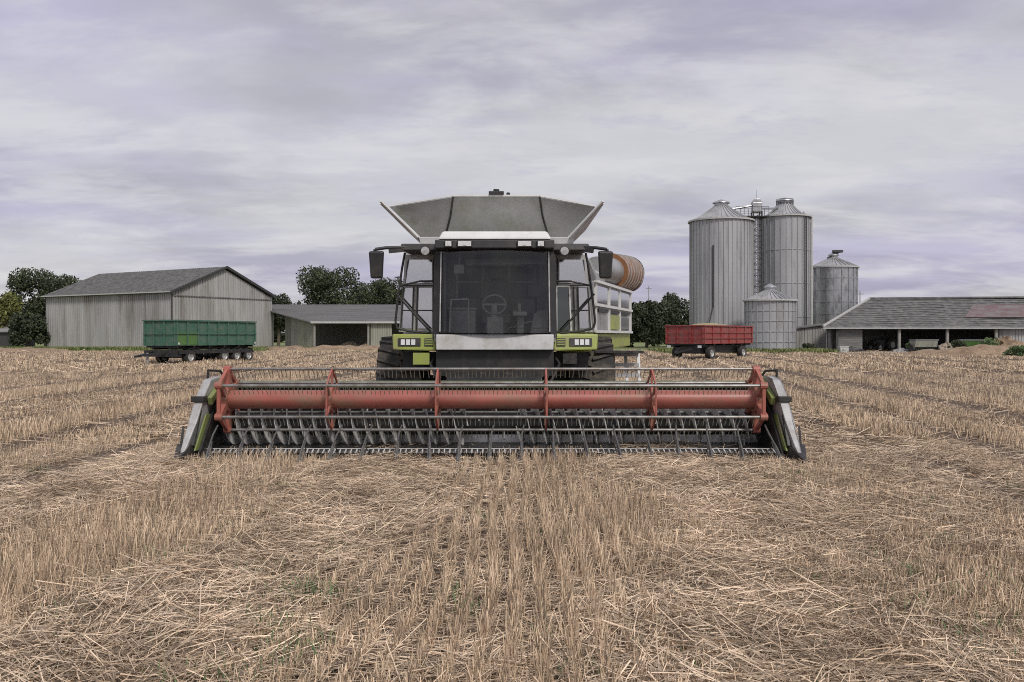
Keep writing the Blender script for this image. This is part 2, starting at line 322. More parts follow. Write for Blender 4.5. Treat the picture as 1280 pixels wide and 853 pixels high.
ly = cat(lying(400000, 2.8, 14, 0.6, (.12, .42), (.0017, .0035), 4),
         lying(148000, 14, 40, 1.2, (.25, .6), (.004, .007), 5, .08),
         lying(40000, 40, 100, 1.2, (.5, 1.2), (.012, .022), 6, .06))
tag(ribbons(*ly, 'loose_straw', M.straw), 'loose cut straw lying across the harvested field', 'straw')
def tufts(cx, cy, per, hr, wr, spread, name, m, label, catg):
    k = len(cx) * per; x = np.repeat(cx, per) + rng.normal(0, spread, k); y = np.repeat(cy, per) + rng.normal(0, spread, k)
    h = rng.uniform(*hr, k); a = rng.uniform(0, 2 * PI, k); ou = rng.uniform(.2, .9, k) * h
    P0 = np.stack([x, y, np.zeros(k)], 1); P2 = np.stack([x + np.cos(a) * ou, y + np.sin(a) * ou, h], 1)
    P1 = np.stack([x + np.cos(a) * ou * .35, y + np.sin(a) * ou * .35, h * .7], 1); wd = rng.uniform(*wr, k)
    return tag(ribbons(P0, P1, P2, np.stack([-np.sin(a) * wd, np.cos(a) * wd, np.zeros(k)], 1), name, m, taper=.15), label, catg)
wx, wy = wedge(420, 3.2, 12, 1.9, .3, .6); keep = rng.random(420) < np.clip(.16 + .75 * (np.abs(wx + .1) > .9) * (wy < 6.5), 0, 1)
tufts(wx[keep], wy[keep], 26, (.04, .13), (.002, .005), .08, 'weeds', M.weed, 'small green weeds sprouting between the straw', 'weeds')
gx = np.r_[rng.uniform(-66, -28, 3400), rng.uniform(15, 33, 1500), rng.uniform(-32, -12, 900)]; gy = np.r_[rng.uniform(98, 109, 3400), rng.uniform(88, 97, 1500), rng.uniform(103, 110, 900)]
tufts(gx, gy, 9, (.12, .5), (.015, .04), .3, 'grass', M.grass, 'rough grass along the foot of the farm buildings', 'grass')

# ------------------------------------------------------------------ trees
def tree(name, x, y, h, wid, m, label, n=6500, seed=0, base=.22, leaf=.34, trunk=True, depth=None):
    r = np.random.default_rng(seed); root = empty(name, (x, y, 0), label, 'tree')
    dp = depth or wid; n = int(n * 1.8)
    nb = 34; bl = []
    for i in range(nb):
        a = r.uniform(0, 2 * PI); t = r.random() ** .8; zc = h * (base + (1 - base) * t * .9); rr = math.sqrt(max(.03, 1 - ((zc / h - base - .25) / (.85 - base * .4)) ** 2)) * r.uniform(.35, .92)
        bl.append((math.cos(a) * rr * wid / 2, math.sin(a) * rr * dp / 2, zc, r.uniform(.09, .17) * (wid + h) / 2))
    bl.append((wid * r.uniform(-.12, .12), 0, h * .84, .15 * (wid + h) / 2)); bl.append((0, 0, h * .5, .25 * (wid + h) / 2))
    bl = np.array(bl); idx = r.choice(len(bl), n, p=bl[:, 3] ** 2 / (bl[:, 3] ** 2).sum()); B = bl[idx]
    d = r.normal(size=(n, 3)); d /= np.linalg.norm(d, axis=1)[:, None]; C = B[:, :3] + d * (B[:, 3] * r.uniform(.5, 1.12, n) ** .7)[:, None]; C[:, 2] = np.clip(C[:, 2], .15, None)
    u = r.normal(size=(n, 3)); u /= np.linalg.norm(u, axis=1)[:, None]; v = np.cross(u, d + r.normal(size=(n, 3)) * .5); v /= np.linalg.norm(v, axis=1)[:, None]
    s = (leaf * 1.35 * r.uniform(.5, 1.2, n))[:, None]
    V = np.stack([C - u * s * .5, C - v * s * .28, C + u * s * .5, C + v * s * .28], 1).reshape(-1, 3)
    o = np_mesh('crown', V, np.arange(4 * n).reshape(-1, 4), m); o.parent = root
    if trunk:
        t = MB(); pts = [Vector((0, 0, -.1)), Vector((.1, 0, h * .25)), Vector((-.05, .1, h * .55)), Vector((.05, 0, h * .8))]; rad = [h * .035, h * .026, h * .016, h * .005]
        for a, b, ra, rb in zip(pts, pts[1:], rad, rad[1:]): t.tube(a, b, ra, rb, 8)
        for b in bl[:11]:
            z0 = h * r.uniform(.2, .5); t.tube((0, 0, z0), (b[0] * .9, b[1] * .9, max(b[2], z0 + .4)), h * .011, h * .003, 6)
        t.build('trunk', M.bark, root, smooth=50)
    return root
def px_tree(name, px, top, Y, wpx, m, label, **k):
    return tree(name, (px - 640) * Y / F, Y, CAMH + (HOR - top) * Y / F, wpx * Y / F, m, label, **k)
px_tree('broadleaf_tree', 58, 341, 142, 92, M.leaf, 'large dark broadleaf tree rising just left of and behind the big grey barn', n=9000, seed=1)
px_tree('yellowing_tree', 8, 366, 128, 60, M.leaf2, 'yellowish green tree at the left field edge beside the big dark tree', n=5000, seed=2)
px_tree('field_edge_bush', 36, 392, 122, 52, M.leaf3, 'dark bushy shrub under the big tree at the barn corner', n=3000, seed=3, base=.05)
px_tree('broadleaf_tree', 348, 366, 150, 34, M.leaf3, 'small dark tree peeping over the low shed right beside the barn gable', n=3000, seed=4)
px_tree('broadleaf_tree', 412, 337, 150, 92, M.leaf, 'tallest round tree behind the low open shed', n=9000, seed=5)
px_tree('broadleaf_tree', 470, 352, 152, 84, M.leaf, 'shorter spreading tree behind the shed next to the combine mirror', n=7000, seed=6)
px_tree('broadleaf_tree', 530, 356, 156, 74, M.leaf3, 'broad dark tree hidden mostly behind the combine cab', n=5000, seed=9)
px_tree('broadleaf_tree', 808, 377, 128, 74, M.leaf3, 'round dark tree just right of the combine, beyond the red trailer', n=8000, seed=7, base=.04)
px_tree('broadleaf_tree', 848, 370, 140, 84, M.leaf3, 'dark tree crowding the left side of the tallest silo', n=7500, seed=8, base=.04)
px_tree('broadleaf_tree', 774, 384, 140, 60, M.leaf, 'low tree half hidden behind the rear of the combine', n=5000, seed=10, base=.05)
px_tree('dark_shrub', 1272, 434, 72, 34, M.weed, 'dark green low shrub at the right edge on the field bank', n=1500, seed=12, base=.02, leaf=.12, trunk=False)
# far wood that closes the horizon
n = 26000; a = rng.uniform(-330, 330, n); Yw = 235 + rng.normal(0, 6, n); hw = 6.5 + 2.5 * noise2(a, a * 0, 4, f0=.06); C = np.stack([a, Yw, rng.random(n) ** .8 * hw], 1)
u = rng.normal(size=(n, 3)); u /= np.linalg.norm(u, axis=1)[:, None]; v = np.cross(u, rng.normal(size=(n, 3))); v /= np.linalg.norm(v, axis=1)[:, None]; s = rng.uniform(.6, 1.6, n)[:, None]
fw = np_mesh('far_wood', np.stack([C - u * s, C - v * s * .6, C + u * s, C + v * s * .6], 1).reshape(-1, 3), np.arange(4 * n).reshape(-1, 4), M.leaf3, 'stuff'); tag(fw, 'distant dark line of woodland behind the farm', 'woodland')

# ------------------------------------------------------------------ buildings
def ribs(mb, a, b, z0f, z1f, step, dep, wid, nrm):
    a = Vector(a); b = Vector(b); ln = (b - a).length; d = (b - a) / ln; nrm = Vector(nrm); k = int(ln / step)
    for i in range(k):
        t = (i + .5) * step; q = a + d * t
        x = d * wid / 2; y = nrm * dep; z0 = z0f(t / ln); z1 = z1f(t / ln)
        b0 = [q - x, q - x + y, q + x + y, q + x]
        mb.add([(p.x, p.y, z0) for p in b0] + [(p.x, p.y, z1) for p in b0], [(0, 1, 5, 4), (1, 2, 6, 5), (2, 3, 7, 6), (4, 5, 6, 7)])
# big grey barn
A = Vector((-42.5, 110, 0)); dl = Vector((-.861, .509, 0)); dg = Vector((.509, .861, 0)); LB, WB, EH, RH = 26.7, 16.8, 7.23, 10.68
barn = empty('barn', A, 'big grey sheet-clad barn with dark pitched roof behind the green trailer', 'barn')
B_, C_, D_ = A + dg * WB, A + dg * WB + dl * LB, A + dl * LB; RA = A + dg * WB / 2; RD = RA + dl * LB; up = Vector((0, 0, 1))
m = MB(A); m.slab([A, D_, D_ + up * EH, A + up * EH], dg * .15); ribs(m, A, D_, lambda t: .02, lambda t: EH - .12, .42, .07, .16, -dg); m.build('side_wall', M.clad, barn)
m = MB(A); a1 = A + dl * .0; m.slab([A + dg * .16, B_ - dg * .16, B_ - dg * .16 + up * (EH - .1), RA + up * (RH - .12), A + dg * .16 + up * (EH - .1)], dl * .15)
gz = lambda t: EH - .25 + (RH - EH) * (1 - abs(t - .5) * 2); ribs(m, A, B_, lambda t: .02, gz, .42, .07, .16, -dl); m.build('gable_wall', M.clad, barn)
m = MB(A); m.bar(A + up * (EH - .45) - dl * .09 + dg * .1, B_ + up * (EH - .45) - dl * .09 - dg * .1, .08, .14); m.build('gable_rail', M.slate, barn)
m = MB(A); m.slab([B_, C_, C_ + up * EH, B_ + up * EH], -dg * .15); m.build('back_wall', M.clad, barn)
m = MB(A); m.slab([D_, C_, C_ + up * EH, RD + up * RH, D_ + up * EH], -dl * .15); m.build('far_gable_wall', M.clad, barn)
m = MB(A)
for e0, e1, sg in ((A, D_, -1), (B_, C_, 1)):
    o0 = dg * sg * .45; lo = up * (EH - .10); f = -dl * .35; b2 = dl * .35
    q = [e0 + o0 + lo + f, e1 + o0 + lo + b2, RD + up * (RH + .12) + b2, RA + up * (RH + .12) + f]
    m.slab(q if sg < 0 else q[::-1], up * .12)
    for i in range(60):
        t = (i + .5) / 60; p0 = q[0].lerp(q[1], t) + up * .14; p1 = q[3].lerp(q[2], t) + up * .14; m.bar(p0, p1, .14, .06)
roof = m.build('roof', M.slate, barn)
m = MB(A); o0 = -dl * .42
for e, sg in ((A, -1), (B_, 1)): m.bar(e + dg * sg * .5 + up * (EH - .05) + o0, RA + up * (RH + .2) + o0, .08, .3)
m.build('bargeboard', M.iron, barn)
m = MB(A); m.bar(A - dg * .5 + up * (EH + .0) - dl * .3, D_ - dg * .5 + up * (EH + .0) + dl * .3, .12, .14); m.build('gutter', M.trimw, barn)
m = MB(A); m.tube(A - dg * .1 - dl * .12, A - dg * .1 - dl * .12 + up * (EH - .1), .09, n=8); m.build('downpipe', M.iron, barn)

# low open shed behind
S0 = Vector((-25.2, 112, 0)); dv = Vector((-.57, .82, 0)).normalized(); shed = empty('low_shed', S0, 'low open-fronted shed with pale sheet roof right of the big grey barn', 'shed')
zf_, SLOPE, LS, DS = 3.36, 1.62 / 14, 22., 25.
m = MB(S0); q = [S0 + Vector((-.3, -.5, zf_)), S0 + Vector((LS, -.5, zf_)), S0 + Vector((LS, 0, 0)) + dv * DS + up * (zf_ + SLOPE * DS), S0 + Vector((-.3, 0, 0)) + dv * DS + up * (zf_ + SLOPE * DS)]
m.slab(q, up * .14)
for i in range(70):
    t = (i + .5) / 70; m.bar(q[0].lerp(q[1], t) + up * .17, q[3].lerp(q[2], t) + up * .17, .12, .06)
m.build('roof', M.asb, shed)
m = MB(S0); m.box(S0.x - .3, S0.x + LS, S0.y - .58, S0.y - .5, zf_ - .05, zf_ + .2); m.build('fascia', M.trimw, shed)
def wall_seg(t0, t1, name, mt, back=False):
    m = MB(S0); p0 = S0 + dv * t0; p1 = S0 + dv * t1; nn = Vector((.82, .57, 0)) * .1
    m.slab([p0, p1, p1 + up * (zf_ + SLOPE * t1 - .05), p0 + up * (zf_ + SLOPE * t0 - .05)], nn)
    ribs(m, p0, p1, lambda t: .02, lambda t: zf_ + SLOPE * (t0 + (t1 - t0) * t) - .1, .3, .04, .12, -nn.normalized()); m.build(name, mt, shed)
wall_seg(.1, 5.6, 'board_wall', M.greenboard); wall_seg(5.6, 8.1, 'plank_wall', M.clad2); wall_seg(15, DS, 'side_wall', M.clad2)
m = MB(S0); m.slab([S0 + dv * (DS - 12) + Vector((1, 0, 0)), S0 + dv * (DS - 12) + Vector((LS, 0, 0)), S0 + dv * (DS - 12) + Vector((LS, 0, 4.6)), S0 + dv * (DS - 12) + Vector((1, 0, 4.6))], (0, .1, 0)); m.build('rear_wall', M.clad2, shed)
m = MB(S0); m.box(S0.x + 7.2, S0.x + 9.9, 112, 112.1, .1, zf_ - .1)
for i in range(9): m.box(S0.x + 7.25 + i * .3, S0.x + 7.45 + i * .3, 111.95, 112, .1, zf_ - .1)
m.build('plank_door', M.greenboard, shed)
m = MB(S0); m.box(S0.x + 15, S0.x + LS, 112, 112.1, 0, zf_ - .05); m.build('front_wall', M.clad2, shed)
for i, dx in enumerate((.1, 6.95, 12.5)):
    m = MB(); m.box(-.12, .12, -.12, .12, 0, zf_ - .02); m.build('post', M.wood, shed, loc=(dx, -.1, 0))
def heap(name, x, y, wx_, wy_, h, m, label, cat_, seed, rough=.25):
    n1, n2 = 28, 12; vs = []; fs = []; r = random.Random(seed)
    for j in range(n2 + 1):
        t = j / n2
        for i in range(n1):
            a = 2 * PI * i / n1; k = 1 - t; nz = 1 + rough * (math.sin(3 * a + seed) * .4 + r.uniform(-1, 1) * .5) * (k > 0)
            vs.append((math.cos(a) * wx_ / 2 * k * nz, math.sin(a) * wy_ / 2 * k * nz, h * (math.sin(t * PI / 2) ** 1.3) * (1 + rough * r.uniform(-.4, .4)) if k else h))
    for j in range(n2):
        for i in range(n1): fs.append((j * n1 + i, j * n1 + (i + 1) % n1, (j + 1) * n1 + (i + 1) % n1, (j + 1) * n1 + i))
    mb = MB(); mb.add(vs, fs); o = mb.build(name, m, loc=(x, y, -.02), smooth=40); return tag(o, label, cat_)
heap('straw_heap', -17, 114.2, 7, 3, 1.3, M.straw, 'pale straw heap inside the open bay of the low shed', 'heap', 3, .5)
heap('straw_heap', -21.2, 115.5, 4, 3, .9, M.rubble, 'greyish litter heap at the left of the open shed bay', 'heap', 4, .5)
# tiny shed far left
F0 = Vector((-76, 122, 0)); fs_ = empty('small_shed', F0, 'small dark shed at the left edge under the yellowish tree', 'shed')
m = MB(F0); m.box(-79, -68.8, 122, 127, 0, 2.2); m.build('wall', M.iron, fs_)
m = MB(F0); m.slab([(-79.4, 121.6, 2.22), (-68.4, 121.6, 2.22), (-68.4, 127.4, 3.1), (-79.4, 127.4, 3.1)], (0, 0, .15)); m.build('roof', M.asb, fs_)
m = MB(F0); m.box(-68.9, -68.7, 121.8, 122, 0, 2.2); m.build('post', M.wood, fs_)

# silos
def silo(x, y, r, eave, apex, capr, label, mt, concave=0., nrib=40, hring=None, ladder=False, seed=0):
    root = empty('grain_silo', (x, y, 0), label, 'silo', 'grain silos beside the barn')
    prof = []; k = int(eave / .28)
    for i in range(k + 1): prof += [(r - (.018 if i % 2 else 0), eave * i / k)]
    m = MB(); m.lathe(prof, (0, 0, 0), n=56)
    for i in range(nrib):
        a = 2 * PI * i / nrib; c, s_ = math.cos(a), math.sin(a); m.bar((c * (r + .02), s_ * (r + .02), 0), (c * (r + .02), s_ * (r + .02), eave - .05), .09, .09, up=(c, s_, 0))
    for z in (hring or []): m.lathe([(r + .005, z - .05), (r + .05, z - .05), (r + .05, z + .05), (r + .005, z + .05)], (0, 0, 0), n=56, closed=True)
    m.build('shell', mt, root, smooth=25)
    pr = []
    for i in range(9):
        t = i / 8; rr = (r + .15) * (1 - t) + capr * t; pr.append((rr, eave + (apex - eave) * (t ** (1 + concave))))
    m = MB(); m.lathe(pr, (0, 0, 0), n=56)
    for i in range(32):
        a = 2 * PI * i / 32; c, s_ = math.cos(a), math.sin(a)
        for (r0, z0), (r1, z1) in zip(pr, pr[1:]): m.bar((c * r0, s_ * r0, z0 + .04), (c * r1, s_ * r1, z1 + .04), .09, .12)
    rf = m.build('roof', M.steel, root, smooth=25)
    m = MB(); m.lathe([(r + .17, eave - .12), (r + .24, eave - .12), (r + .24, eave + .06), (r + .15, eave + .06)], (0, 0, 0), n=56, closed=True); m.build('eave_ring', M.trimw, root)
    m = MB(); m.lathe([(capr * 1.05, apex - .02), (capr * 1.05, apex + .3), (capr * 1.35, apex + .32), (capr * 1.3, apex + .45), (capr * .3, apex + .75)], (0, 0, 0), n=20); m.build('roof_cap', M.steel_dark, rf, smooth=30)
    return root
X_ = lambda px, Y: (px - 640) * Y / F
s1 = silo(X_(901.5, 103), 103, 3.6, 15.1, 16.9, .75, 'tallest broad grey steel silo left of the elevator tower', M.steel, .35, 44)
s2 = silo(X_(981, 107), 107, 2.9, 16.1, 17.75, .8, 'tall slim silo with steep pointed cap right of the elevator tower', M.steel, .9, 28, [4, 8, 12])
s3 = silo(X_(1042, 112), 112, 2.85, 10.4, 11.6, .5, 'medium shiny ribbed silo standing alone behind the right barn', M.steel_dark, .0, 20, [1.5, 3, 4.5, 6, 7.5, 9])
s4 = silo(X_(962.5, 95), 95, 2.64, 5.55, 6.6, .5, 'short squat silo in front beside the red trailer', M.steel, .1, 24, [1.1, 2.2, 3.3, 4.4])
m = MB(); ax, ay = -.4, 0
for px in (-1.7,):
    m.tube((px, -3.2, 5), (px, -3.3, 12), .09, n=8); m.tube((px, -3.2, 5), (px - .5, -3.4, 3), .06, n=8)
m.build('breather_pipe', M.iron, s1)
m = MB()
a = R(-62)
for k in (0, 1):
    q = a + k * .13; m.tube((math.cos(q) * 3.1, math.sin(q) * 3.1, .3), (math.cos(q) * 3.1, math.sin(q) * 3.1, 16), .045, n=6)
for i in range(48): m.tube((math.cos(a) * 3.1, math.sin(a) * 3.1, .5 + i * .32), (math.cos(a + .13) * 3.1, math.sin(a + .13) * 3.1, .5 + i * .32), .02, n=5)
m.build('ladder', M.iron, s2)
m = MB(); m.tube((3.05, -.6, .1), (3.05, -.6, 16.3), .14, n=10); m.tube((3.05, -.6, 15.4), (2.2, -.3, 16.8), .12, n=8); m.build('spout_pipe', M.trimw, s2)
m = MB()
for q in [i * 2 * PI / 16 for i in range(16)]:
    m.tube((math.cos(q) * 1.0, math.sin(q) * 1.0, 17.35), (math.cos(q) * 1.0, math.sin(q) * 1.0, 18.3), .025, n=5)
    for z in (17.85, 18.3): m.tube((math.cos(q) * 1., math.sin(q) * 1., z), (math.cos(q + PI / 8) * 1., math.sin(q + PI / 8) * 1., z), .025, n=5)
m.build('guard_rail', M.iron, s2)
m = MB(); m.bar((-.9, -.3, 11.6), (.9, -.3, 12.5), .12, .2); m.box(-.2, 1., -.6, 0, 12.3, 12.6); m.build('roof_hatch', M.iron, s3)
# elevator tower
TX, TY = 29.05, 104.5; tw = empty('elevator_tower', (TX, TY, 0), 'dark lattice grain elevator tower with top platform between the two tall silos', 'tower')
m = MB()
for sx in (-.5, .5):
    for sy in (-.5, .5): m.bar((sx, sy, 0), (sx, sy, 17.2), .12)
for i in range(24):
    z = i * .7 + .2; sg = 1 if i % 2 else -1
    for sy in (-.5, .5): m.bar((-.5, sy, z), (.5, sy, z), .06); m.bar((-.5 * sg, sy, z), (.5 * sg, sy, z + .7), .05)
    for sx in (-.5, .5): m.bar((sx, -.5, z), (sx, .5, z), .06)
m.build('lattice_frame', M.iron, tw)
for i, dx in enumerate((-.2, .2)):
    m = MB(); m.box(-.13, .13, -.15, .15, .2, 16.6); m.build('elevator_leg', M.steel_dark, tw, loc=(dx, .1, 0))
m = MB(); m.box(-.55, .55, -.45, .45, 17.1, 18.3); m.slab([(-.6, -.45, 18.3), (.6, -.45, 18.3), (.3, -.45, 18.75), (-.3, -.45, 18.75)], (0, .9, 0)); m.build('elevator_head', M.steel_dark, tw, bevel=.04)
m = MB(); m.box(-2.7, 1.2, -.9, .9, 16.5, 16.6)
for x in (-2.7, -1.7, -.75, .3, 1.2):
    for y in (-.88, .88): m.tube((x, y, 16.6), (x, y, 17.7), .03, n=5)
for z in (17.15, 17.7):
    for y in (-.88, .88): m.tube((-2.7, y, z), (1.2, y, z), .03, n=5)
m.build('platform', M.iron, tw)
m = MB(); m.tube((-.3, 0, 18.0), (-3.3, -.6, 17.4), .13, n=8); m.tube((.3, 0, 17.6), (3.3, 1.9, 17.9), .13, n=8); m.build('delivery_spout', M.steel_dark, tw)
m = MB(); m.tube((0, 0, 18.7), (0, 0, 19.9), .02, .012, n=6); m.build('antenna', M.iron, tw); tw.scale.z = .957
# lean-to
L0 = Vector((31.6, 98, 0)); lt = empty('sheet_lean_to', L0, 'small grey sheet-clad lean-to between the short silo and the right barn', 'shed')
m = MB(L0); m.slab([(31.6, 98, 0), (35.4, 98, 0), (35.4, 98, 2.95), (31.6, 98, 2.45)], (0, 4, 0)); ribs(m, (31.6, 98, 0), (35.4, 98, 0), lambda t: .02, lambda t: 2.35 + .5 * t, .3, .04, .12, (0, -1, 0)); m.build('wall', M.clad2, lt)
m = MB(L0); m.slab([(31.3, 97.7, 2.47), (35.7, 97.7, 3.02), (35.7, 102.3, 3.02), (31.3, 102.3, 2.47)], (0, 0, .12)); m.build('roof', M.slate, lt)
# long low barn, right
FL, BL, BR, FR = Vector((33.9, 95, 0)), Vector((49.5, 111.5, 0)), Vector((80, 111.5, 0)), Vector((74, 95, 0)); RL = Vector((41.9, 103, 6.04)); RR = Vector((77, 103, 6.25)); EZ = 2.77
lb = empty('long_barn', FL, 'long low barn with sagging dark slate roof and open bays at the right', 'barn')
m = MB(FL); ov = Vector((0, -.5, -.1)); f0, f1 = FL + up * EZ + ov + Vector((-.5, 0, 0)), FR + up * EZ + ov
nx, ny = 60, 16; vs = []; fs = []
for j in range(ny + 1):
    for i in range(nx + 1):
        t, q = i / nx, j / ny; p = f0.lerp(f1, t).lerp(RL.lerp(RR, t), q); p.z += .07 * math.sin(t * 23) * math.sin(q * 3) - .10 * math.sin(t * PI) * q + random.uniform(-.02, .02); vs.append(p)
b = (nx + 1) * (ny + 1); vs += [v - up * .14 for v in vs]
for j in range(ny):
    for i in range(nx):
        k = j * (nx + 1) + i; fs.append((k, k + 1, k + nx + 2, k + nx + 1)); fs.append((b + k + nx + 1, b + k + nx + 2, b + k + 1, b + k))
for i in range(nx):
    fs.append((b + i, b + i + 1, i + 1, i)); k = ny * (nx + 1) + i; fs.append((k, k + 1, b + k + 1, b + k))
for j in range(ny):
    k = j * (nx + 1); fs.append((k + nx + 1, b + k + nx + 1, b + k, k)); k += nx; fs.append((k, b + k, b + k + nx + 1, k + nx + 1))
m.add(vs, fs)
for j in range(1, 16):      # slate courses
    q = j / 16; p0 = f0.lerp(RL, q); p1 = f1.lerp(RR, q)
    for i in range(30):
        t0, t1 = i / 30, (i + 1) / 30; zz0 = .07 * math.sin(t0 * 23) * math.sin(q * 3) - .10 * math.sin(t0 * PI) * q; zz1 = .07 * math.sin(t1 * 23) * math.sin(q * 3) - .10 * math.sin(t1 * PI) * q
        m.bar(p0.lerp(p1, t0) + up * (zz0 + .03), p0.lerp(p1, t1) + up * (zz1 + .03 + random.uniform(-.015, .015)), .1, .05)
fr_roof = m.build('roof', M.slate, lb)
m = MB(FL); m.slab([RL, RR, BR + up * EZ, BL + up * EZ], (0, 0, .12)); m.build('back_roof', M.slate, lb)
m = MB(FL); t0, t1 = .36, .80; pa = lambda t, q: f0.lerp(f1, t).lerp(RL.lerp(RR, t), q) + up * .12
m.slab([pa(t0, .28), pa(t1, .28), pa(t1, .72), pa(t0, .72)], (0, 0, .04)); m.build('roof_patch', M.patch, fr_roof)
m = MB(FL); m.bar(f0 + up * .1, RL + up * .12, .16, .2); m.build('bargeboard', M.trimw, lb)
m = MB(FL); m.bar(RL + up * .08, RR + up * .12, .3, .2); m.build('ridge', M.slate, lb)
m = MB(FL); m.bar(f0 + Vector((0, -.05, -.12)), f1 + Vector((0, -.05, -.12)), .1, .12); m.build('gutter', M.trimw, lb)
gd = (BL - FL).normalized(); m = MB(FL); m.slab([FL, BL, BL + up * EZ, RL - up * .15, FL + up * (EZ - .15)], (.12, -.05, 0)); m.build('gable_wall', M.clad2, lb)
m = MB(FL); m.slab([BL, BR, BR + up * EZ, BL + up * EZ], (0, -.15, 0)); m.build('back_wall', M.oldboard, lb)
m = MB(FL); m.slab([FR, BR, BR + up * EZ, RR - up * .15, FR + up * (EZ - .15)], (.1, 0, 0)); m.build('far_gable_wall', M.clad2, lb)
m = MB(FL)
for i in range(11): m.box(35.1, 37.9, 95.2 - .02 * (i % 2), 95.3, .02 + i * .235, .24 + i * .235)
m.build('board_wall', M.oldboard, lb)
m = MB(FL); m.box(52.6, 60.5, 95.1, 95.2, 0, EZ - .2); ribs(m, (52.6, 95.1, 0), (60.5, 95.1, 0), lambda t: .02, lambda t: EZ - .25, .34, .05, .12, (0, -1, 0)); m.build('sheet_wall', M.clad, lb)
for i, px in enumerate((1036, 1046, 1124, 1184, 1245)):
    m = MB(); m.box(-.13, .13, -.13, .13, 0, EZ - .12); m.build('post', M.wood if i > 1 else M.iron, lb, loc=(X_(px, 94.9) - FL.x, -.1, 0))
m = MB(FL); m.box(38, 52.6, 94.95, 95.15, EZ - .42, EZ - .2); m.build('beam', M.iron, lb)
for px, Y, hp, wp, sd_, lab in ((1144, 91.5, 427, 26, 31, 'small weedy bush left of the weathered green drill'), (1198, 88.5, 426, 24, 32, 'low scrubby bush between the rubble heap and the moss green drill'), (1238, 89, 421, 28, 33, 'taller scrubby bush right of the moss green drill'), (1012, 95.5, 430, 20, 34, 'weedy bush at the foot of the sheet lean-to')):
    px_tree('scrub_bush', px, hp, Y, wp, M.weed if sd_ % 2 else M.leaf, lab, n=700, seed=sd_, base=.02, leaf=.14, trunk=False)
# poles
def pole(px, Y, top, label):
    m = MB(); h = CAMH + (HOR - top) * Y / F; m.tube((0, 0, 0), (0, 0, h), .09, .06, 8); m.bar((-.5, 0, h - .4), (.5, 0, h - .4), .08)
    tag(m.build('utility_pole', M.wood, loc=(X_(px, Y), Y, 0)), label, 'pole')
pole(811, 150, 358, 'thin utility pole above the dark trees right of the combine'); pole(1075, 118, 364, 'thin pole behind the left end of the long barn roof')
# clutter before and inside the long barn
def machine(name, x, y, rz, body, label, cat_, sc=1.):
    root = empty(name, (x, y, 0), label, cat_, rz=rz)
    m = MB(); m.box(-1.2 * sc, 1.1 * sc, -.4 * sc, .4 * sc, .6 * sc, 1.25 * sc); m.slab([(1.1 * sc, -.36 * sc, .65 * sc), (1.5 * sc, -.3 * sc, .7 * sc), (1.5 * sc, -.3 * sc, 1.1 * sc), (1.1 * sc, -.36 * sc, 1.2 * sc)], (0, .7 * sc, 0)); m.build('body', body, root, bevel=.05)
    m = MB(); m.box(-1.25 * sc, -.25 * sc, -.5 * sc, .5 * sc, 1.26 * sc, 1.35 * sc)
    for a in (-1.2, -.3):
        for b in (-.45, .45): m.bar((a * sc, b * sc, 1.3 * sc), (a * sc, b * sc, 2.05 * sc), .06)
    m.box(-1.3 * sc, -.2 * sc, -.52 * sc, .52 * sc, 2.05 * sc, 2.15 * sc); m.build('cab_frame', M.iron, root)
    for (wx2, r) in ((-.8, .7), (1., .45)):
        for sy in (-.65, .65):
            m = MB(); m.lathe([(r * .5, -.14), (r * .95, -.15), (r, -.08), (r, .08), (r * .95, .15), (r * .5, .14)], (0, 0, 0), 'Y', 24, True); wl = m.build('wheel', M.rubber, root, loc=(wx2 * sc, sy * sc, r * sc), smooth=35)
            wl.scale = (sc, sc, sc); m = MB(); m.lathe([(.02, -.06), (r * .5, -.1), (r * .5, .1), (.02, .06)], (0, 0, 0), 'Y', 18); m.build('rim', M.rim, wl, smooth=35)
    return root
machine('parked_tractor', X_(1102, 99), 99, R(205), M.iron, 'dark old tractor parked inside the first open bay of the long barn', 'tractor', 1.05)
def implement(x, y, rz, body, label):
    root = empty('seed_drill', (x, y, 0), label, 'farm machine', rz=rz)
    m = MB(); m.slab([(-1.3, -.3, .55), (-1.3, .3, .55), (-1.3, .5, 1.25), (-1.3, -.5, 1.25)], (2.6, 0, 0)); m.build('hopper', body, root, bevel=.03)
    m = MB(); m.box(-1.35, 1.35, -.55, .55, 1.26, 1.34); m.build('lid', M.tarp, root)
    m = MB(); m.bar((-1.3, 0, .45), (1.3, 0, .45), .1)
    for i in range(9): m.bar((-1.1 + i * .275, -.1, .45), (-1.1 + i * .275, -.45, .05), .05)
    m.bar((0, -.3, .45), (0, -1.3, .35), .1); m.build('frame', M.iron, root)
    for sx in (-1.45, 1.45):
        m = MB(); m.lathe([(.24, -.08), (.4, -.09), (.42, 0), (.4, .09), (.24, .08)], (0, 0, 0), 'X', 22, True); m.lathe([(.02, -.03), (.24, -.06), (.24, .06), (.02, .03)], (0, 0, 0), 'X', 14); m.build('wheel', M.rubber, root, loc=(sx, 0, .42), smooth=35)
    return root
implement(X_(1155, 91), 91, R(12), M.greenboard, 'weathered green seed drill left of the brown rubble heap before the barn')
implement(X_(1216, 90.5), 90.5, R(-14), M.dgreen2, 'moss green seed drill under a grey lid right of the rubble heap')
heap('rubble_heap', X_(1184, 92), 92, 3.6, 2.4, .95, M.rubble, 'brown rubble heap between the two green drills', 'heap', 5, .5)
heap('rubble_heap', X_(1258, 90), 90, 6.2, 3., 1.5, M.earth, 'large brown earth heap in front of the grey sheet wall', 'heap', 6, .5)
heap('sheeting_heap', X_(1128, 92), 92, 2.6, 1.6, .42, M.tarp, 'crumpled pale sheeting on the apron at the barn post', 'sheeting', 7, .6)
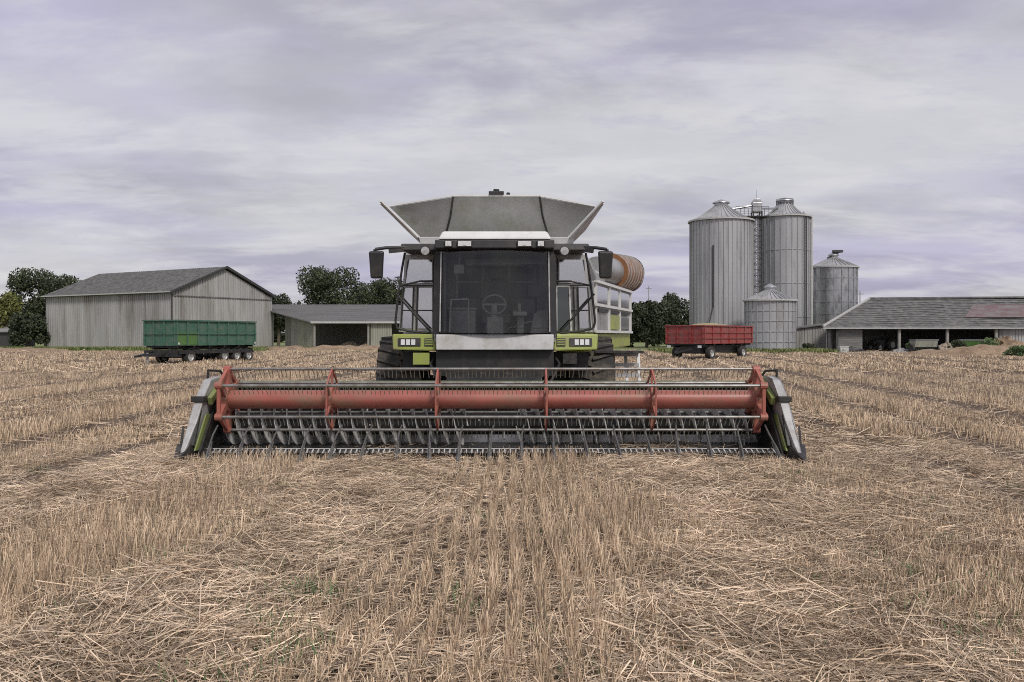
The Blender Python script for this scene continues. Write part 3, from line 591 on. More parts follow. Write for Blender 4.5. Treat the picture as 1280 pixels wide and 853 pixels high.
heap('scrap_heap', X_(1062, 93.6), 93.6, 3.2, 1.2, .55, M.iron, 'dark scrap heap against the boarded bay of the long barn', 'heap', 8, .6)
m = MB(); m.box(-.45, .45, -.35, .35, 0, .55); m.box(-.5, .5, -.4, .4, .55, .62); m.box(-.1, .1, -.42, -.36, .2, .4)
tag(m.build('feed_box', M.trimw, loc=(X_(1054, 92.4), 92.4, .01), bevel=.02), 'small pale box beside the dark scrap heap', 'box')

# ------------------------------------------------------------------ trailers
def wheel_part(root, loc, r, wd, axis='Y', rimr=.55, rimm=None):
    m = MB(); m.lathe([(r * rimr, -wd * .45), (r * .93, -wd / 2), (r, -wd * .32), (r, wd * .32), (r * .93, wd / 2), (r * rimr, wd * .45)], (0, 0, 0), axis, 32, True)
    wl = m.build('wheel', M.rubber, root, loc=loc, smooth=35)
    m = MB(); m.lathe([(.03, -wd * .18), (r * .2, -wd * .2), (r * .25, -wd * .34), (r * (rimr - .12), -wd * .3), (r * rimr, -wd * .46), (r * rimr, wd * .46), (r * (rimr - .12), wd * .3), (r * .2, wd * .2), (.03, wd * .18)], (0, 0, 0), axis, 24)
    m.build('rim', rimm or M.rim, wl, smooth=30); return wl
# local frame: x along the side, y towards the hidden side; near corner at the origin
ga = math.atan2(6.9, 4.9)
def trailer(name, loc, rz, LT, WT, z0, z1, body, label, cols, axles, wr, rails, panels=None):
    root = empty(name, loc, label, 'trailer', rz=rz)
    m = MB(); t = .06
    m.box(0, LT, 0, t, z0, z1); m.box(0, LT, WT - t, WT, z0, z1); m.box(0, t, t, WT - t, z0, z1); m.box(LT - t, LT, t, WT - t, z0, z1); m.box(t, LT - t, t, WT - t, z0 + .01, z0 + .08)
    bd = m.build('body', body, root)
    m = MB()
    for i in range(cols + 1):
        x = LT * i / cols; m.box(max(0, x - .05) if i < cols else LT - .1, x + .05 if i else .1, -.07, -.002, z0 + .02, z1 - .02)
    for y in (.0, WT * .33, WT * .66, WT - .1): m.box(-.07, -.002, y, y + .1, z0 + .02, z1 - .02)
    for k in rails:
        z = z0 + (z1 - z0) * k; m.box(-.1, LT + .06, -.1, -.072, z - .03, z + .03); m.box(-.1, -.072, -.07, WT, z - .03, z + .03)
    m.box(-.1, LT + .06, -.10, .08, z1 + .001, z1 + .09); m.box(-.1, .08, .08, WT + .06, z1 + .001, z1 + .09); m.box(-.02, LT + .06, WT - .06, WT + .06, z1 + .001, z1 + .09)
    m.build('side_frame', body, root)
    for (i0, i1) in (panels or []):
        m = MB(); m.box(LT * i0 / cols + .06, LT * i1 / cols - .06, -.03, -.001, z0 + .06, z0 + (z1 - z0) * .55); m.build('side_panel', M.dgreen2, root, label='mossy green lower side panel')
    m = MB(); m.box(.1, LT - .1, .5, .66, z0 - .24, z0); m.box(.1, LT - .1, WT - .66, WT - .5, z0 - .24, z0)
    for i in range(6): m.box(.2 + i * (LT - .4) / 5 - .06, .2 + i * (LT - .4) / 5 + .06, .05, WT - .05, z0 - .12, z0 - .001)
    m.build('chassis', M.black, root)
    for ax in axles:
        m = MB(); m.tube((ax, .25, wr), (ax, WT - .25, wr), .07, n=8); m.box(ax - .4, ax + .4, .52, .64, wr + .08, wr + .2); m.build('axle', M.black, root)
        for y in (.2, WT - .2): wheel_part(root, (ax, y, wr), wr, .38, 'Y', .58)
    return root
g = trailer('tipping_trailer', P(220, 455.5, 53.2).xy.to_3d(), R(68), 7.4, 2.5, 1.12, 2.62, M.dgreen, 'dark green high-sided tipping trailer with four wheels along its side before the grey barn', 8, (1.3, 4.4, 5.6, 6.8), .42, (.5,), [(0, 2)])
for x in (.06, 7.2):
    m = MB(); m.box(x, x + .12, -.13, -.102, 1.2, 1.32); m.build('side_lamp', M.lamp, g)
for k in (1.3, 4.4, 5.6, 6.8):
    m = MB(); n_ = 10
    for i in range(n_):
        a0, a1 = PI * (.12 + .76 * i / n_), PI * (.12 + .76 * (i + 1) / n_); m.slab([(k + .5 * math.cos(a0), .0, .42 + .5 * math.sin(a0)), (k + .5 * math.cos(a1), .0, .42 + .5 * math.sin(a1)), (k + .53 * math.cos(a1), .0, .42 + .53 * math.sin(a1)), (k + .53 * math.cos(a0), .0, .42 + .53 * math.sin(a0))], (0, .4, 0))
    m.build('mudguard', M.black, g)
m = MB(); m.box(.3, 7.2, .02, .08, .62, .86); m.build('side_guard', M.black, g)
m = MB(); m.bar((.2, .6, .75), (-1.6, 1.25, .55), .12); m.bar((.2, 1.9, .75), (-1.6, 1.25, .55), .12); m.bar((-1.5, 1.25, .55), (-2., 1.25, .5), .12); m.build('drawbar', M.black, g)
m = MB(); m.box(-.1, .6, .1, 2.4, .45, .85); m.build('tool_box', M.black, g)
m = MB(); m.bar((-1.0, 1.25, .02), (-1.0, 1.25, .7), .1); m.box(-1.15, -.85, 1.1, 1.4, 0, .04); m.build('jack_stand', M.rim, g)
rt = trailer('farm_trailer', P(880, 449.5, 63).xy.to_3d(), R(50), 7.9, 3.1, 1.15, 2.42, M.tred, 'red grain trailer heaped with grain in front of the tallest silo', 6, (1.3, 6.5), .48, (.33, .66))
m = MB(); m.bar((.0, 1.0, .8), (-1.6, 1.45, .5), .12); m.bar((.0, 1.9, .8), (-1.6, 1.45, .5), .12); m.build('drawbar', M.black, rt)
m = MB(); m.box(.2, 7.6, .55, 2.5, .5, .9); m.build('underbody', M.black, rt)
for y in (.3, 2.8):
    m = MB(); m.box(-.12, -.08, y - .14, y + .14, .86, 1.04); m.build('tail_light', M.lamp, rt)
def grain_pile():
    n1, n2 = 24, 12; vs = []; fs = []
    for j in range(n2 + 1):
        for i in range(n1 + 1):
            u_, v_ = i / n1, j / n2; vs.append((.08 + u_ * 7.74, .08 + v_ * 2.94, 2.2 + .5 * math.sin(u_ * PI) ** .7 * math.sin(v_ * PI) ** .8 + random.uniform(-.03, .03)))
    for j in range(n2):
        for i in range(n1): k = j * (n1 + 1) + i; fs.append((k, k + 1, k + n1 + 2, k + n1 + 1))
    m = MB(); m.add(vs, fs); o = m.build('grain_load', M.grain, loc=rt.location, rot=(0, 0, R(50)), smooth=60, kind='stuff'); tag(o, 'heap of pale yellowish grain loaded in the red trailer', 'grain')
grain_pile()

# ------------------------------------------------------------------ combine harvester
CX = -.29; O = Vector((CX, 15.5, 0)); CH = empty('combine_harvester', O, 'large lime green and grey combine harvester with wide red reel facing the camera', 'combine harvester')
def B(): return MB(O)
def X(h, s=1): return CX + s * h
# --- header
m = B(); zb = .92
m.slab([(X(-4.0), 13.62, .12), (X(4.0), 13.62, .12), (X(4.0), 13.62, zb), (X(-4.0), 13.62, zb)], (0, .06, 0))
m.slab([(X(-4.0), 12.4, .10), (X(4.0), 12.4, .10), (X(4.0), 13.6, .14), (X(-4.0), 13.6, .14)], (0, 0, -.03))
for i in range(17): x = X(-3.95 + i * .494); m.box(x - .03, x + .03, 13.56, 13.615, .15, zb - .02)
hd = m.build('header', M.blackm, CH)
m = B(); m.box(X(-4.02), X(4.02), 13.55, 13.75, zb + .005, zb + .11); m.build('header_beam', M.dkgreen, hd, bevel=.02)
m = B(); m.box(X(-4.0), X(4.0), 13.5, 13.58, .50, .56); m.box(X(-4.0), X(4.0), 13.5, 13.58, .70, .74); m.build('back_rail', M.bright, hd)
m = B(); n_ = 14; pf = [(13.10 + .36 * math.cos(R(258 + 112 * i / n_)), .44 + .34 * math.sin(R(258 + 112 * i / n_))) for i in range(n_ + 1)]
vs = [(X(sx * 3.99), y, z) for y, z in pf for sx in (-1, 1)]; m.add(vs, [(2 * i, 2 * i + 1, 2 * i + 3, 2 * i + 2) for i in range(n_)]); m.build('auger_trough', M.polish, hd, smooth=60)
# knife
m = B(); m.box(X(-4.02), X(4.02), 12.26, 12.38, .10, .15)
for i in range(106):
    x = X(-4.0 + i * .0762); m.add([(x - .018, 12.26, .105), (x + .018, 12.26, .105), (x + .012, 12.26, .15), (x - .012, 12.26, .15), (x, 12.10, .11)], [(0, 1, 4), (1, 2, 4), (2, 3, 4), (3, 0, 4)])
m.build('cutter_bar', M.polish, hd)
m = B()
for i in range(105):
    x = X(-4.0 + (i + .5) * .0762); m.add([(x - .036, 12.27, .152), (x + .036, 12.27, .152), (x, 12.14, .140)], [(0, 1, 2)])
m.box(X(-4.02), X(4.02), 12.24, 12.27, .02, .095)
m.build('knife_blade', M.blackm, hd)
# crop lifters
def lifter(x):
    m = MB(); m.path([(0, .12, .12), (0, -.05, .10), (0, -.38, .03), (0, -.46, .05)], .016, 6)
    m.path([(0, -.45, .06), (0, -.28, .20), (0, -.02, .36), (.02, .18, .47)], .013, 6); m.path([(0, -.20, .25), (0, .02, .13)], .009, 5)
    m.add([(-.03, -.42, .045), (.03, -.42, .045), (.02, -.12, .28), (-.02, -.12, .28)], [(0, 1, 2, 3)])
    return m
for i in range(19):
    o = lifter(0).build('crop_lifter', M.liftsteel, hd, loc=(-3.85 + i * .428, -3.28 + random.uniform(-.03, .03), 0), smooth=40)
    o.rotation_euler.z = random.uniform(-.12, .12)
# auger
m = B(); yA, zA, rA = 13.10, .42, .16; m.tube((X(-3.95), yA, zA), (X(3.95), yA, zA), rA, n=20); ag = m.build('auger', M.blackm, hd, smooth=35)
m = B()
for sg in (-1, 1):
  nseg = 340; vs = []; fs = []
  for ph in (0, PI):
    b0 = len(vs)
    for i in range(nseg + 1):
        t = i / nseg; x = X((.35 + t * 3.55) * sg); a = ph + sg * t * 2 * PI * 9.5; c, s_ = math.cos(a), math.sin(a)
        for r, dx in ((rA - .01, -.006), (.31, -.006), (.31, .006), (rA - .01, .006)): vs.append((x + dx, yA + c * r, zA + s_ * r))
    for i in range(nseg):
        for k in range(4): fs.append((b0 + i * 4 + k, b0 + i * 4 + (k + 1) % 4, b0 + i * 4 + 4 + (k + 1) % 4, b0 + i * 4 + 4 + k))
  m.add(vs, fs)
m.build('auger_flight', M.polish, ag, smooth=40)
m = B()
for i in range(64):
    x = X(-3.85 + i * .122); a = i * 2.4; m.tube((x, yA, zA), (x, yA + math.cos(a) * .31, zA + math.sin(a) * .33), .013, n=6)
m.build('auger_finger', M.bright, ag)
# reel
yR, zR, rR = 12.72, .81, .44
m = B(); m.tube((X(-3.8), yR, zR), (X(3.8), yR, zR), .135, n=28); rl = m.build('reel', M.red, hd, smooth=35)
angs = [R(90 + 60 * k) for k in range(6)]
for hx in (-3.82, -2.31, -.78, .78, 2.31, 3.82):
    end = abs(hx) > 3.5; w_ = .05 if end else .026; m = MB()
    for a in angs:
        c, s_ = math.cos(a), math.sin(a); m.bar((0, 0, 0), (0, c * rR, s_ * rR), .10 if end else .045, w_ * 1.6 if end else w_, up=(1, 0, 0))
    for a, b in zip(angs, angs[1:] + angs[:1]): m.bar((0, math.cos(a) * rR, math.sin(a) * rR), (0, math.cos(b) * rR, math.sin(b) * rR), (.05 if end else .03), w_ * .9, up=(1, 0, 0))
    m.lathe([(.14, -w_), (.19, -w_), (.19, w_), (.14, w_)], (0, 0, 0), 'X', 24, True)
    if end:
        for a in angs: m.tube((-.05, math.cos(a) * rR, math.sin(a) * rR), (.05, math.cos(a) * rR, math.sin(a) * rR), .05, n=10)
    m.build('reel_spider', M.red, rl, loc=(hx, yR - O.y, zR))
for a in angs:
    c, s_ = math.cos(a) * rR, math.sin(a) * rR; b = B(); b.tube((X(-3.82), yR + c, zR + s_), (X(3.82), yR + c, zR + s_), .021, n=8)
    b.split = (len(b.f), M.tine)
    for i in range(118):
        x = X(-3.76 + i * .0643); j = random.uniform(-.008, .008)
        b.path([(x, yR + c, zR + s_), (x + j, yR + c + .07, zR + s_ - .055), (x + j * 2, yR + c + .13, zR + s_ - .13)], .0055, 5)
    b.build('reel_bar', M.reelbar, rl, smooth=40)
# reel arms and rams, both sides
for sg in (-1, 1):
    m = B(); xa = X(4.0, sg); m.bar((xa, 13.6, 1.0), (xa, 13.1, 1.07), .07, .13); m.bar((xa, 13.1, 1.07), (xa, 12.5, .80), .07, .12); m.build('reel_arm', M.dkgreen2, hd, bevel=.012)
    m = B(); m.tube((xa + sg * .09, 13.5, .62), (xa + sg * .05, 13.05, .86), .03, n=10); m.tube((xa + sg * .05, 13.05, .86), (xa, 12.9, .95), .017, n=10); m.build('lift_ram', M.bright, hd, smooth=40)
    # end divider
    def D(z, y, t):      # outward lean: bottom further out
        return (X(4.12 + t * .0 + (.26 - .18 * z), sg), y, z)
    prof = [(11.8, .07), (11.95, .22), (12.2, .55), (12.4, .88), (12.64, 1.10), (13.0, 1.13), (13.5, 1.02), (13.68, .80), (13.68, .10), (12.2, .04)]
    outer = []; inner = []
    for y, z in prof:
        k = max(0., min(1., (y - 11.8) / .7)); xo = 4.32 - .16 * z; xi = 4.05 - .02 * z; mid = (xo + xi) / 2
        outer.append((X(mid + (xo - mid) * (.12 + .88 * k), sg), y, z)); inner.append((X(mid + (xi - mid) * (.12 + .88 * k), sg), y, z))
    n_ = len(prof); m = B(); m.add(outer + inner, [tuple(range(n_)) if sg < 0 else tuple(range(n_))[::-1], tuple(range(n_, 2 * n_))[::-1] if sg < 0 else tuple(range(n_, 2 * n_))] + [((i, n_ + i, n_ + (i + 1) % n_, (i + 1) % n_)) for i in range(n_)])
    dv_ = m.build('end_divider', M.scuff, hd, bevel=.02)
    m = B(); xi = X(4.03, sg); m.slab([(xi, 12.0, .16), (xi, 12.55, .14), (xi, 12.75, .60), (xi, 12.45, .62)], (sg * .02, 0, 0)); m.build('inner_plate', M.dkgreen2, dv_)
    m = B(); m.slab([(X(3.99, sg), 12.0, .06), (X(3.99, sg), 13.66, .06), (X(3.99, sg), 13.66, .9), (X(3.99, sg), 12.9, .9)], (sg * .03, 0, 0)); m.build('side_plate', M.blackm, dv_)
    m = B(); tip = Vector((X(4.2, sg), 11.66, .05))
    m.add([tip, (X(4.03, sg), 12.1, .02), (X(4.34, sg), 12.1, .02), (X(4.32, sg), 12.1, .24), (X(4.05, sg), 12.1, .26), (X(4.02, sg), 12.5, .02), (X(4.37, sg), 12.5, .02)],
          [(0, 2, 1), (0, 3, 2), (0, 4, 3), (0, 1, 4), (1, 2, 6, 5), (1, 5, 4), (2, 3, 6)]); m.build('divider_point', M.blackm, dv_)
    m = B(); m.bar((X(4.07, sg), 12.02, .22), (X(4.10, sg), 12.55, .95), .035, .05); m.bar((X(4.2, sg), 11.9, .15), (X(4.32, sg), 12.35, .45), .03); m.build('divider_rod', M.blackm, dv_)
    m = B(); m.box(X(4.12, sg) - .09, X(4.12, sg) + .09, 12.32, 12.5, .80, .88); m.build('bracket', M.black, dv_, bevel=.01)
    m = B(); m.path([(X(4.2, sg), 13.0, 1.08), (X(4.2, sg), 13.0, 1.22), (X(4.12, sg), 13.3, 1.2), (X(4.05, sg), 13.5, 1.0)], .018, 8); m.build('hose', M.black, dv_, smooth=50)
# feeder house
m = B(); m.hexa([(X(-.8), 13.7, .15), (X(.8), 13.7, .15), (X(.75), 16.2, .75), (X(-.75), 16.2, .75)], [(X(-.8), 13.7, .85), (X(.8), 13.7, .85), (X(.75), 16.2, 1.5), (X(-.75), 16.2, 1.5)]); fh = m.build('feeder_house', M.black, CH, bevel=.02)
m = B()
for i in range(5): t = .15 + i * .18; m.box(X(-.83 + t * .05), X(.83 - t * .05), 13.7 + t * 2.5, 13.76 + t * 2.5, .84 + t * .65, .92 + t * .65)
m.build('feeder_rib', M.blackm, fh)
# chassis and body
m = B(); m.box(X(-.85), X(.85), 16.0, 22.0, .75, 1.7); m.box(X(-1.9), X(1.9), 16.15, 16.5, .75, 1.0); m.box(X(-1.62), X(1.62), 15.4, 16.0, 1.15, 1.44); m.build('chassis', M.black, CH)
m = B(); m.box(X(-1.72), X(1.40), 16.3, 20.5, 1.72, 3.40); m.box(X(-1.5), X(1.3), 20.5, 22.2, 1.5, 2.9); bd = m.build('body', M.silver, CH, bevel=.05)
m = B(); m.hexa([(X(-1.2), 22.0, .9), (X(1.2), 22.0, .9), (X(1.1), 23.3, 1.0), (X(-1.1), 23.3, 1.0)], [(X(-1.35), 22.0, 2.7), (X(1.2), 22.0, 2.7), (X(1.1), 23.0, 2.2), (X(-1.1), 23.0, 2.2)]); m.build('rear_hood', M.green, bd, bevel=.04)
# flared side housing on the machine's left
y0, y1 = 16.05, 20.2; xa, xb = 1.50, 2.72
def SH(t, z, d=0.): return (CX + xa + (xb - xa) * t + .28 + d - .0, y0 + (y1 - y0) * t, z)
nv = Vector((.96, -.28, 0))
m = B(); m.slab([SH(0, 1.78), SH(1, 1.78), SH(1, 2.74), SH(0, 2.74)], (-.5, .15, 0)); sd = m.build('side_housing', M.panelgrey, CH, bevel=.02)
m = B()
for t in (.02, .34, .64, .98): m.bar(Vector(SH(t, 1.8)) + nv * .02, Vector(SH(t, 2.75)) + nv * .02, .045, .05, up=nv)
for z in (1.81, 2.3, 2.73): m.bar(Vector(SH(0, z)) + nv * .05, Vector(SH(1, z)) + nv * .05, .035, .05)
m.build('housing_frame', M.white, sd)
m = B()
for t0, t1, za, zb2 in ((.05, .31, 2.36, 2.66), (.37, .61, 2.36, 2.66), (.67, .95, 2.36, 2.66), (.67, .95, 1.86, 2.12)): m.slab([Vector(SH(t0, za)) + nv * .006, Vector(SH(t1, za)) + nv * .006, Vector(SH(t1, zb2)) + nv * .006, Vector(SH(t0, zb2)) + nv * .006], nv * .012)
m.build('screen_panel', M.glassp, sd)
m = B(); m.slab([Vector(SH(.38, 1.86)) + nv * .012, Vector(SH(.62, 1.86)) + nv * .012, Vector(SH(.62, 2.15)) + nv * .012, Vector(SH(.38, 2.15)) + nv * .012], nv * .02); m.build('green_panel', M.green, sd)
m = B()
for k in range(3): m.slab([Vector(SH(.08 + k * .3, 2.18)) + nv * .012, Vector(SH(.3 + k * .3, 2.18)) + nv * .012, Vector(SH(.3 + k * .3, 2.24)) + nv * .012, Vector(SH(.08 + k * .3, 2.24)) + nv * .012], nv * .02)
m.build('louvre', M.black, sd)
m = B(); m.slab([SH(-.18, 1.44), SH(1, 1.50), SH(1, 1.77), SH(-.18, 1.77)], (-.5, .15, 0)); m.build('side_skirt', M.green, sd, bevel=.02)
m = B(); m.hexa([(X(1.41), 16.4, 2.76), SH(.1, 2.76), SH(.95, 2.76), (X(1.41), 20, 2.76)], [(X(1.41), 16.4, 3.35), SH(.02, 3.2, -.15), SH(.9, 3.1, -.5), (X(1.41), 20, 3.35)]); m.build('upper_housing', M.panelgrey, sd, bevel=.03)
# far side (machine's right) skirt and panel
m = B(); m.slab([(X(-1.735), 16.4, 1.44), (X(-1.80), 21, 1.5), (X(-1.80), 21, 2.7), (X(-1.735), 16.4, 2.7)], (.05, 0, 0)); m.build('side_panel', M.green, CH, bevel=.02)
# grain tank
m = B(); m.hexa([(X(-1.42), 16.8, 3.30), (X(1.42), 16.8, 3.30), (X(1.42), 19.9, 3.30), (X(-1.42), 19.9, 3.30)], [(X(-1.48), 16.78, 3.6), (X(1.48), 16.78, 3.6), (X(1.48), 19.95, 3.6), (X(-1.48), 19.95, 3.6)]); tk = m.build('grain_tank', M.silver, CH)
zt, zo = 4.30, 4.13; fy, ry = 16.28, 20.45
def flap(pts, d, name='tank_flap', mt=M.flap): m = B(); m.slab(pts, d); return m.build(name, mt, tk)
cb, ct = .98, .80; ff = flap([(X(-cb), 16.76, 3.62), (X(cb), 16.76, 3.62), (X(ct), fy, zt), (X(-ct), fy, zt)], (0, .04, 0))
for sg in (-1, 1):
    w1 = 1 if sg < 0 else .925
    flap([(X(cb + .004, sg), 16.765, 3.62), (X(1.46 * w1, sg), 16.78, 3.62), (X(1.99 * w1, sg), 16.42, zo), (X(ct + .004, sg), fy + .005, zt - .005)], (0, .04, 0), 'tank_corner_flap')
    q = [(X(1.50 * w1, sg), 16.70, 3.62), (X(1.50 * w1, sg), 19.9, 3.62), (X(2.10 * w1, sg), 20.3, 4.18), (X(2.10 * w1, sg), 16.20, 4.18)]; flap(q, (sg * .035, 0, -.03), 'tank_side_flap', M.silver)
    m = B(); m.bar((X(1.5 * w1, sg), 16.66, 3.60), (X(2.12 * w1, sg), 16.14, 4.20), .055, .03); m.build('flap_edge', M.white, tk)
flap([(X(-1.46), 19.9, 3.62), (X(1.36), 19.9, 3.62), (X(1.80), ry, 4.13), (X(-1.95), ry, 4.13)], (0, .04, 0))
m = B(); m.bar((X(-ct), fy + .0, zt + .02), (X(ct), fy + .0, zt + .02), .06, .03)
for sg in (-1, 1): m.bar((X(ct, sg), fy, zt + .02), (X(2.0 if sg < 0 else 1.84, sg), 16.41, zo + .02), .06, .03)
m.build('flap_trim', M.white, tk)
for sg in (-1, 1):
    m = B(); m.bar((X(cb, sg), 16.75, 3.62), (X((cb + ct) / 2 - .03, sg), 16.5, 3.98), .03, .02); m.bar((X((cb + ct) / 2 - .03, sg), 16.5, 3.98), (X(ct - .0, sg), fy - .01, zt), .03, .02); m.build('flap_seam', M.black, tk)
m = B(); m.box(X(-.14), X(.14), fy - .06, fy + .1, zt + .035, zt + .10); m.tube((X(0), fy, zt + .1), (X(0), fy, zt + .14), .06, n=10); m.tube((X(.22), fy, zt + .03), (X(.22), fy, zt + .08), .035, n=8); m.build('camera_pod', M.black, ff, bevel=.01)
# cab
m = B(); m.box(X(-1.03), X(1.03), 14.95, 16.25, 1.62, 1.76); m.box(X(-1.03), X(1.03), 16.2, 16.28, 1.76, 3.2); m.box(X(-1.0), X(1.0), 15.0, 16.2, 3.14, 3.2); cb_ = m.build('cab', M.cabin, CH)
for sg in (-1, 1):
    m = B(); m.hexa([(X(.945, sg), 14.92, 1.70), (X(1.055, sg), 14.96, 1.70), (X(1.055, sg), 15.10, 1.70), (X(.945, sg), 15.06, 1.70)], [(X(.925, sg), 14.98, 3.22), (X(1.035, sg), 15.02, 3.22), (X(1.035, sg), 15.16, 3.22), (X(.925, sg), 15.12, 3.22)]); m.build('pillar', M.black, cb_)
    m = B(); m.bar((X(.93, sg), 14.9, 1.8), (X(.915, sg), 14.96, 3.15), .02, .02); m.build('windscreen_trim', M.bright, cb_)
vs = []; fs = []; nx = 16
for j in range(2):
    for i in range(nx + 1):
        t = -1 + 2 * i / nx; vs.append((X(t * (.94 - .02 * j)), 14.92 - .16 * (1 - t * t) + .06 * j, 1.78 + 1.42 * j))
for i in range(nx): fs.append((i, i + 1, nx + 2 + i, nx + 1 + i))
m = B(); m.add(vs, fs); m.build('windscreen', M.glassd, cb_, smooth=60)
for sg in (-1, 1):
    m = B(); m.slab([(X(1.03, sg), 15.12, 1.78), (X(1.03, sg), 16.2, 1.78), (X(1.0, sg), 16.2, 3.14), (X(1.02, sg), 15.18, 3.14)], (sg * .01, 0, 0)); m.build('side_window', M.glassd, cb_)
m = B(); m.add([(X(-.98), 14.78, 3.19)], []); 
m = B(); m.hexa([(X(-1.62), 14.95, 3.18), (X(1.62), 14.95, 3.18), (X(1.45), 16.5, 3.18), (X(-1.45), 16.5, 3.18)], [(X(-1.60), 14.98, 3.30), (X(1.60), 14.98, 3.30), (X(1.4), 16.5, 3.36), (X(-1.4), 16.5, 3.36)])
m.hexa([(X(-1.0), 14.70, 3.19), (X(1.0), 14.70, 3.19), (X(1.0), 14.947, 3.19), (X(-1.0), 14.947, 3.19)], [(X(-1.0), 14.72, 3.34), (X(1.0), 14.72, 3.34), (X(1.0), 14.947, 3.34), (X(-1.0), 14.947, 3.34)]); vz = m.build('cab_visor', M.black, cb_, bevel=.02)
m = B(); m.hexa([(X(-.95), 14.72, 3.345), (X(.95), 14.72, 3.345), (X(1.0), 16.4, 3.365), (X(-1.0), 16.4, 3.365)], [(X(-.88), 14.80, 3.49), (X(.88), 14.80, 3.49), (X(.95), 16.3, 3.52), (X(-.95), 16.3, 3.52)]); m.build('cab_roof', M.white, cb_, bevel=.035)
def work_light(hx, w_, h_, y, z, s):
    m = MB(); m.box(-w_ / 2 - .015, w_ / 2 + .015, 0, .08, -h_ / 2 - .015, h_ / 2 + .015); o = m.build('work_light', M.black, vz, loc=(hx, y - O.y, z), bevel=.01)
    m = MB(); m.box(-w_ / 2, w_ / 2, -.012, 0, -h_ / 2, h_ / 2); m.box(-w_ / 8, w_ / 8, -.02, -.013, -h_ / 3, h_ / 3); m.build('lens', M.lamp, o, bevel=.006)
for sg in (-1, 1):
    work_light(.77 * sg, .10, .085, 14.66, 3.265, sg); work_light(.50 * sg, .22, .085, 14.66, 3.265, sg)
    m = MB(); m.tube((0, .0, 0), (0, .1, 0), .085, .06, 16); o = m.build('work_light', M.black, vz, loc=(1.18 * sg, 14.90 - O.y, 3.17), smooth=35); m = MB(); m.tube((0, -.012, 0), (0, -.001, 0), .07, .07, 16); m.build('lens', M.bright, o)
    # mirrors
    m = B(); mx_ = 2.0 if sg < 0 else 1.87; m.path([(X(1.5, sg), 15.0, 3.24), (X(mx_ - .15, sg), 14.9, 3.22), (X(mx_ + .02, sg), 14.86, 3.19), (X(mx_ + .06, sg), 14.86, 3.05)], .028, 8); m.bar((X(1.45, sg), 15.02, 3.22), (X(mx_ - .2, sg), 14.92, 3.18), .05, .1); mr = m.build('mirror_arm', M.black, cb_, smooth=50)
    m = B(); x0 = X(mx_, sg); m.hexa([(x0 - .10, 14.84, 2.70), (x0 + .10, 14.84, 2.70), (x0 + .10, 14.95, 2.70), (x0 - .10, 14.95, 2.70)], [(x0 - .125, 14.80, 3.15), (x0 + .125, 14.80, 3.15), (x0 + .125, 14.93, 3.17), (x0 - .125, 14.93, 3.17)]); mh = m.build('mirror', M.black, mr, bevel=.03)
    m = B(); m.slab([(x0 - .09, 14.953, 2.74), (x0 + .09, 14.953, 2.74), (x0 + .10, 14.945, 3.1), (x0 - .10, 14.945, 3.1)], (0, .006, 0)); m.build('mirror_glass', M.mirror, mh)
# cab interior
m = B(); m.box(X(-.27), X(.27), 15.7, 16.1, 1.95, 2.12); m.hexa([(X(-.26), 16.0, 2.1), (X(.26), 16.0, 2.1), (X(.26), 16.15, 2.1), (X(-.26), 16.15, 2.1)], [(X(-.22), 16.05, 2.75), (X(.22), 16.05, 2.75), (X(.22), 16.17, 2.75), (X(-.22), 16.17, 2.75)]); m.box(X(-.13), X(.13), 16.03, 16.14, 2.77, 2.95); m.box(X(-.2), X(.2), 15.75, 16.05, 1.765, 1.95); m.build('seat', M.seat, cb_, bevel=.03)
m = B(); c = Vector((X(-.02), 15.42, 2.28)); pts = [c + Vector((math.cos(t) * .2, math.sin(t) * .11, math.sin(t) * .17)) for t in [i * 2 * PI / 20 for i in range(21)]]; m.path(pts, .016, 6); m.bar(c + Vector((-.2, 0, 0)), c + Vector((.2, 0, 0)), .03, .03); m.bar(c, (X(-.02), 15.3, 1.8), .09, .09); m.build('steering_column', M.cabin2, cb_)
m = B(); m.box(X(-.14), X(.14), 15.14, 15.3, 1.765, 2.06); m.build('console', M.cabin2, cb_, bevel=.02)
m = B(); m.hexa([(X(.30), 15.4, 2.08), (X(.55), 15.4, 2.08), (X(.55), 16.0, 2.14), (X(.30), 16.0, 2.14)], [(X(.30), 15.4, 2.15), (X(.55), 15.4, 2.15), (X(.55), 16.0, 2.22), (X(.30), 16.0, 2.22)]); m.bar((X(.42), 15.5, 2.15), (X(.42), 15.45, 2.3), .05); m.box(X(.38), X(.5), 15.6, 15.9, 1.77, 2.08); m.build('armrest', M.cabin2, cb_, bevel=.015)
m = B(); m.box(X(.56), X(.82), 15.26, 15.31, 2.40, 2.62); m.bar((X(.7), 15.3, 2.4), (X(.72), 15.5, 1.8), .04); m.build('monitor', M.screen, cb_, bevel=.01)
m = B(); m.box(X(-.82), X(-.35), 15.5, 15.95, 1.77, 2.18); m.box(X(-.84), X(-.33), 15.48, 15.97, 2.183, 2.23); m.build('passenger_seat', M.cabin2, cb_, bevel=.02)
m = B(); m.box(X(-.72), X(.72), 16.185, 16.199, 2.42, 3.0); rw = m.build('rear_window', M.screen, cb_)
m = B()
for i in range(4): m.box(X(-.74 + i * .48), X(-.70 + i * .48), 16.16, 16.184, 2.42, 3.0)
m.box(X(-.74), X(.74), 16.15, 16.16, 2.70, 2.73); m.build('window_bar', M.cabin2, rw)
m = B(); m.box(X(-.55), X(.55), 15.9, 16.15, 3.0, 3.12); m.box(X(-.28), X(.28), 15.86, 15.9, 3.03, 3.1); m.build('roof_console', M.cabin2, cb_, bevel=.01)
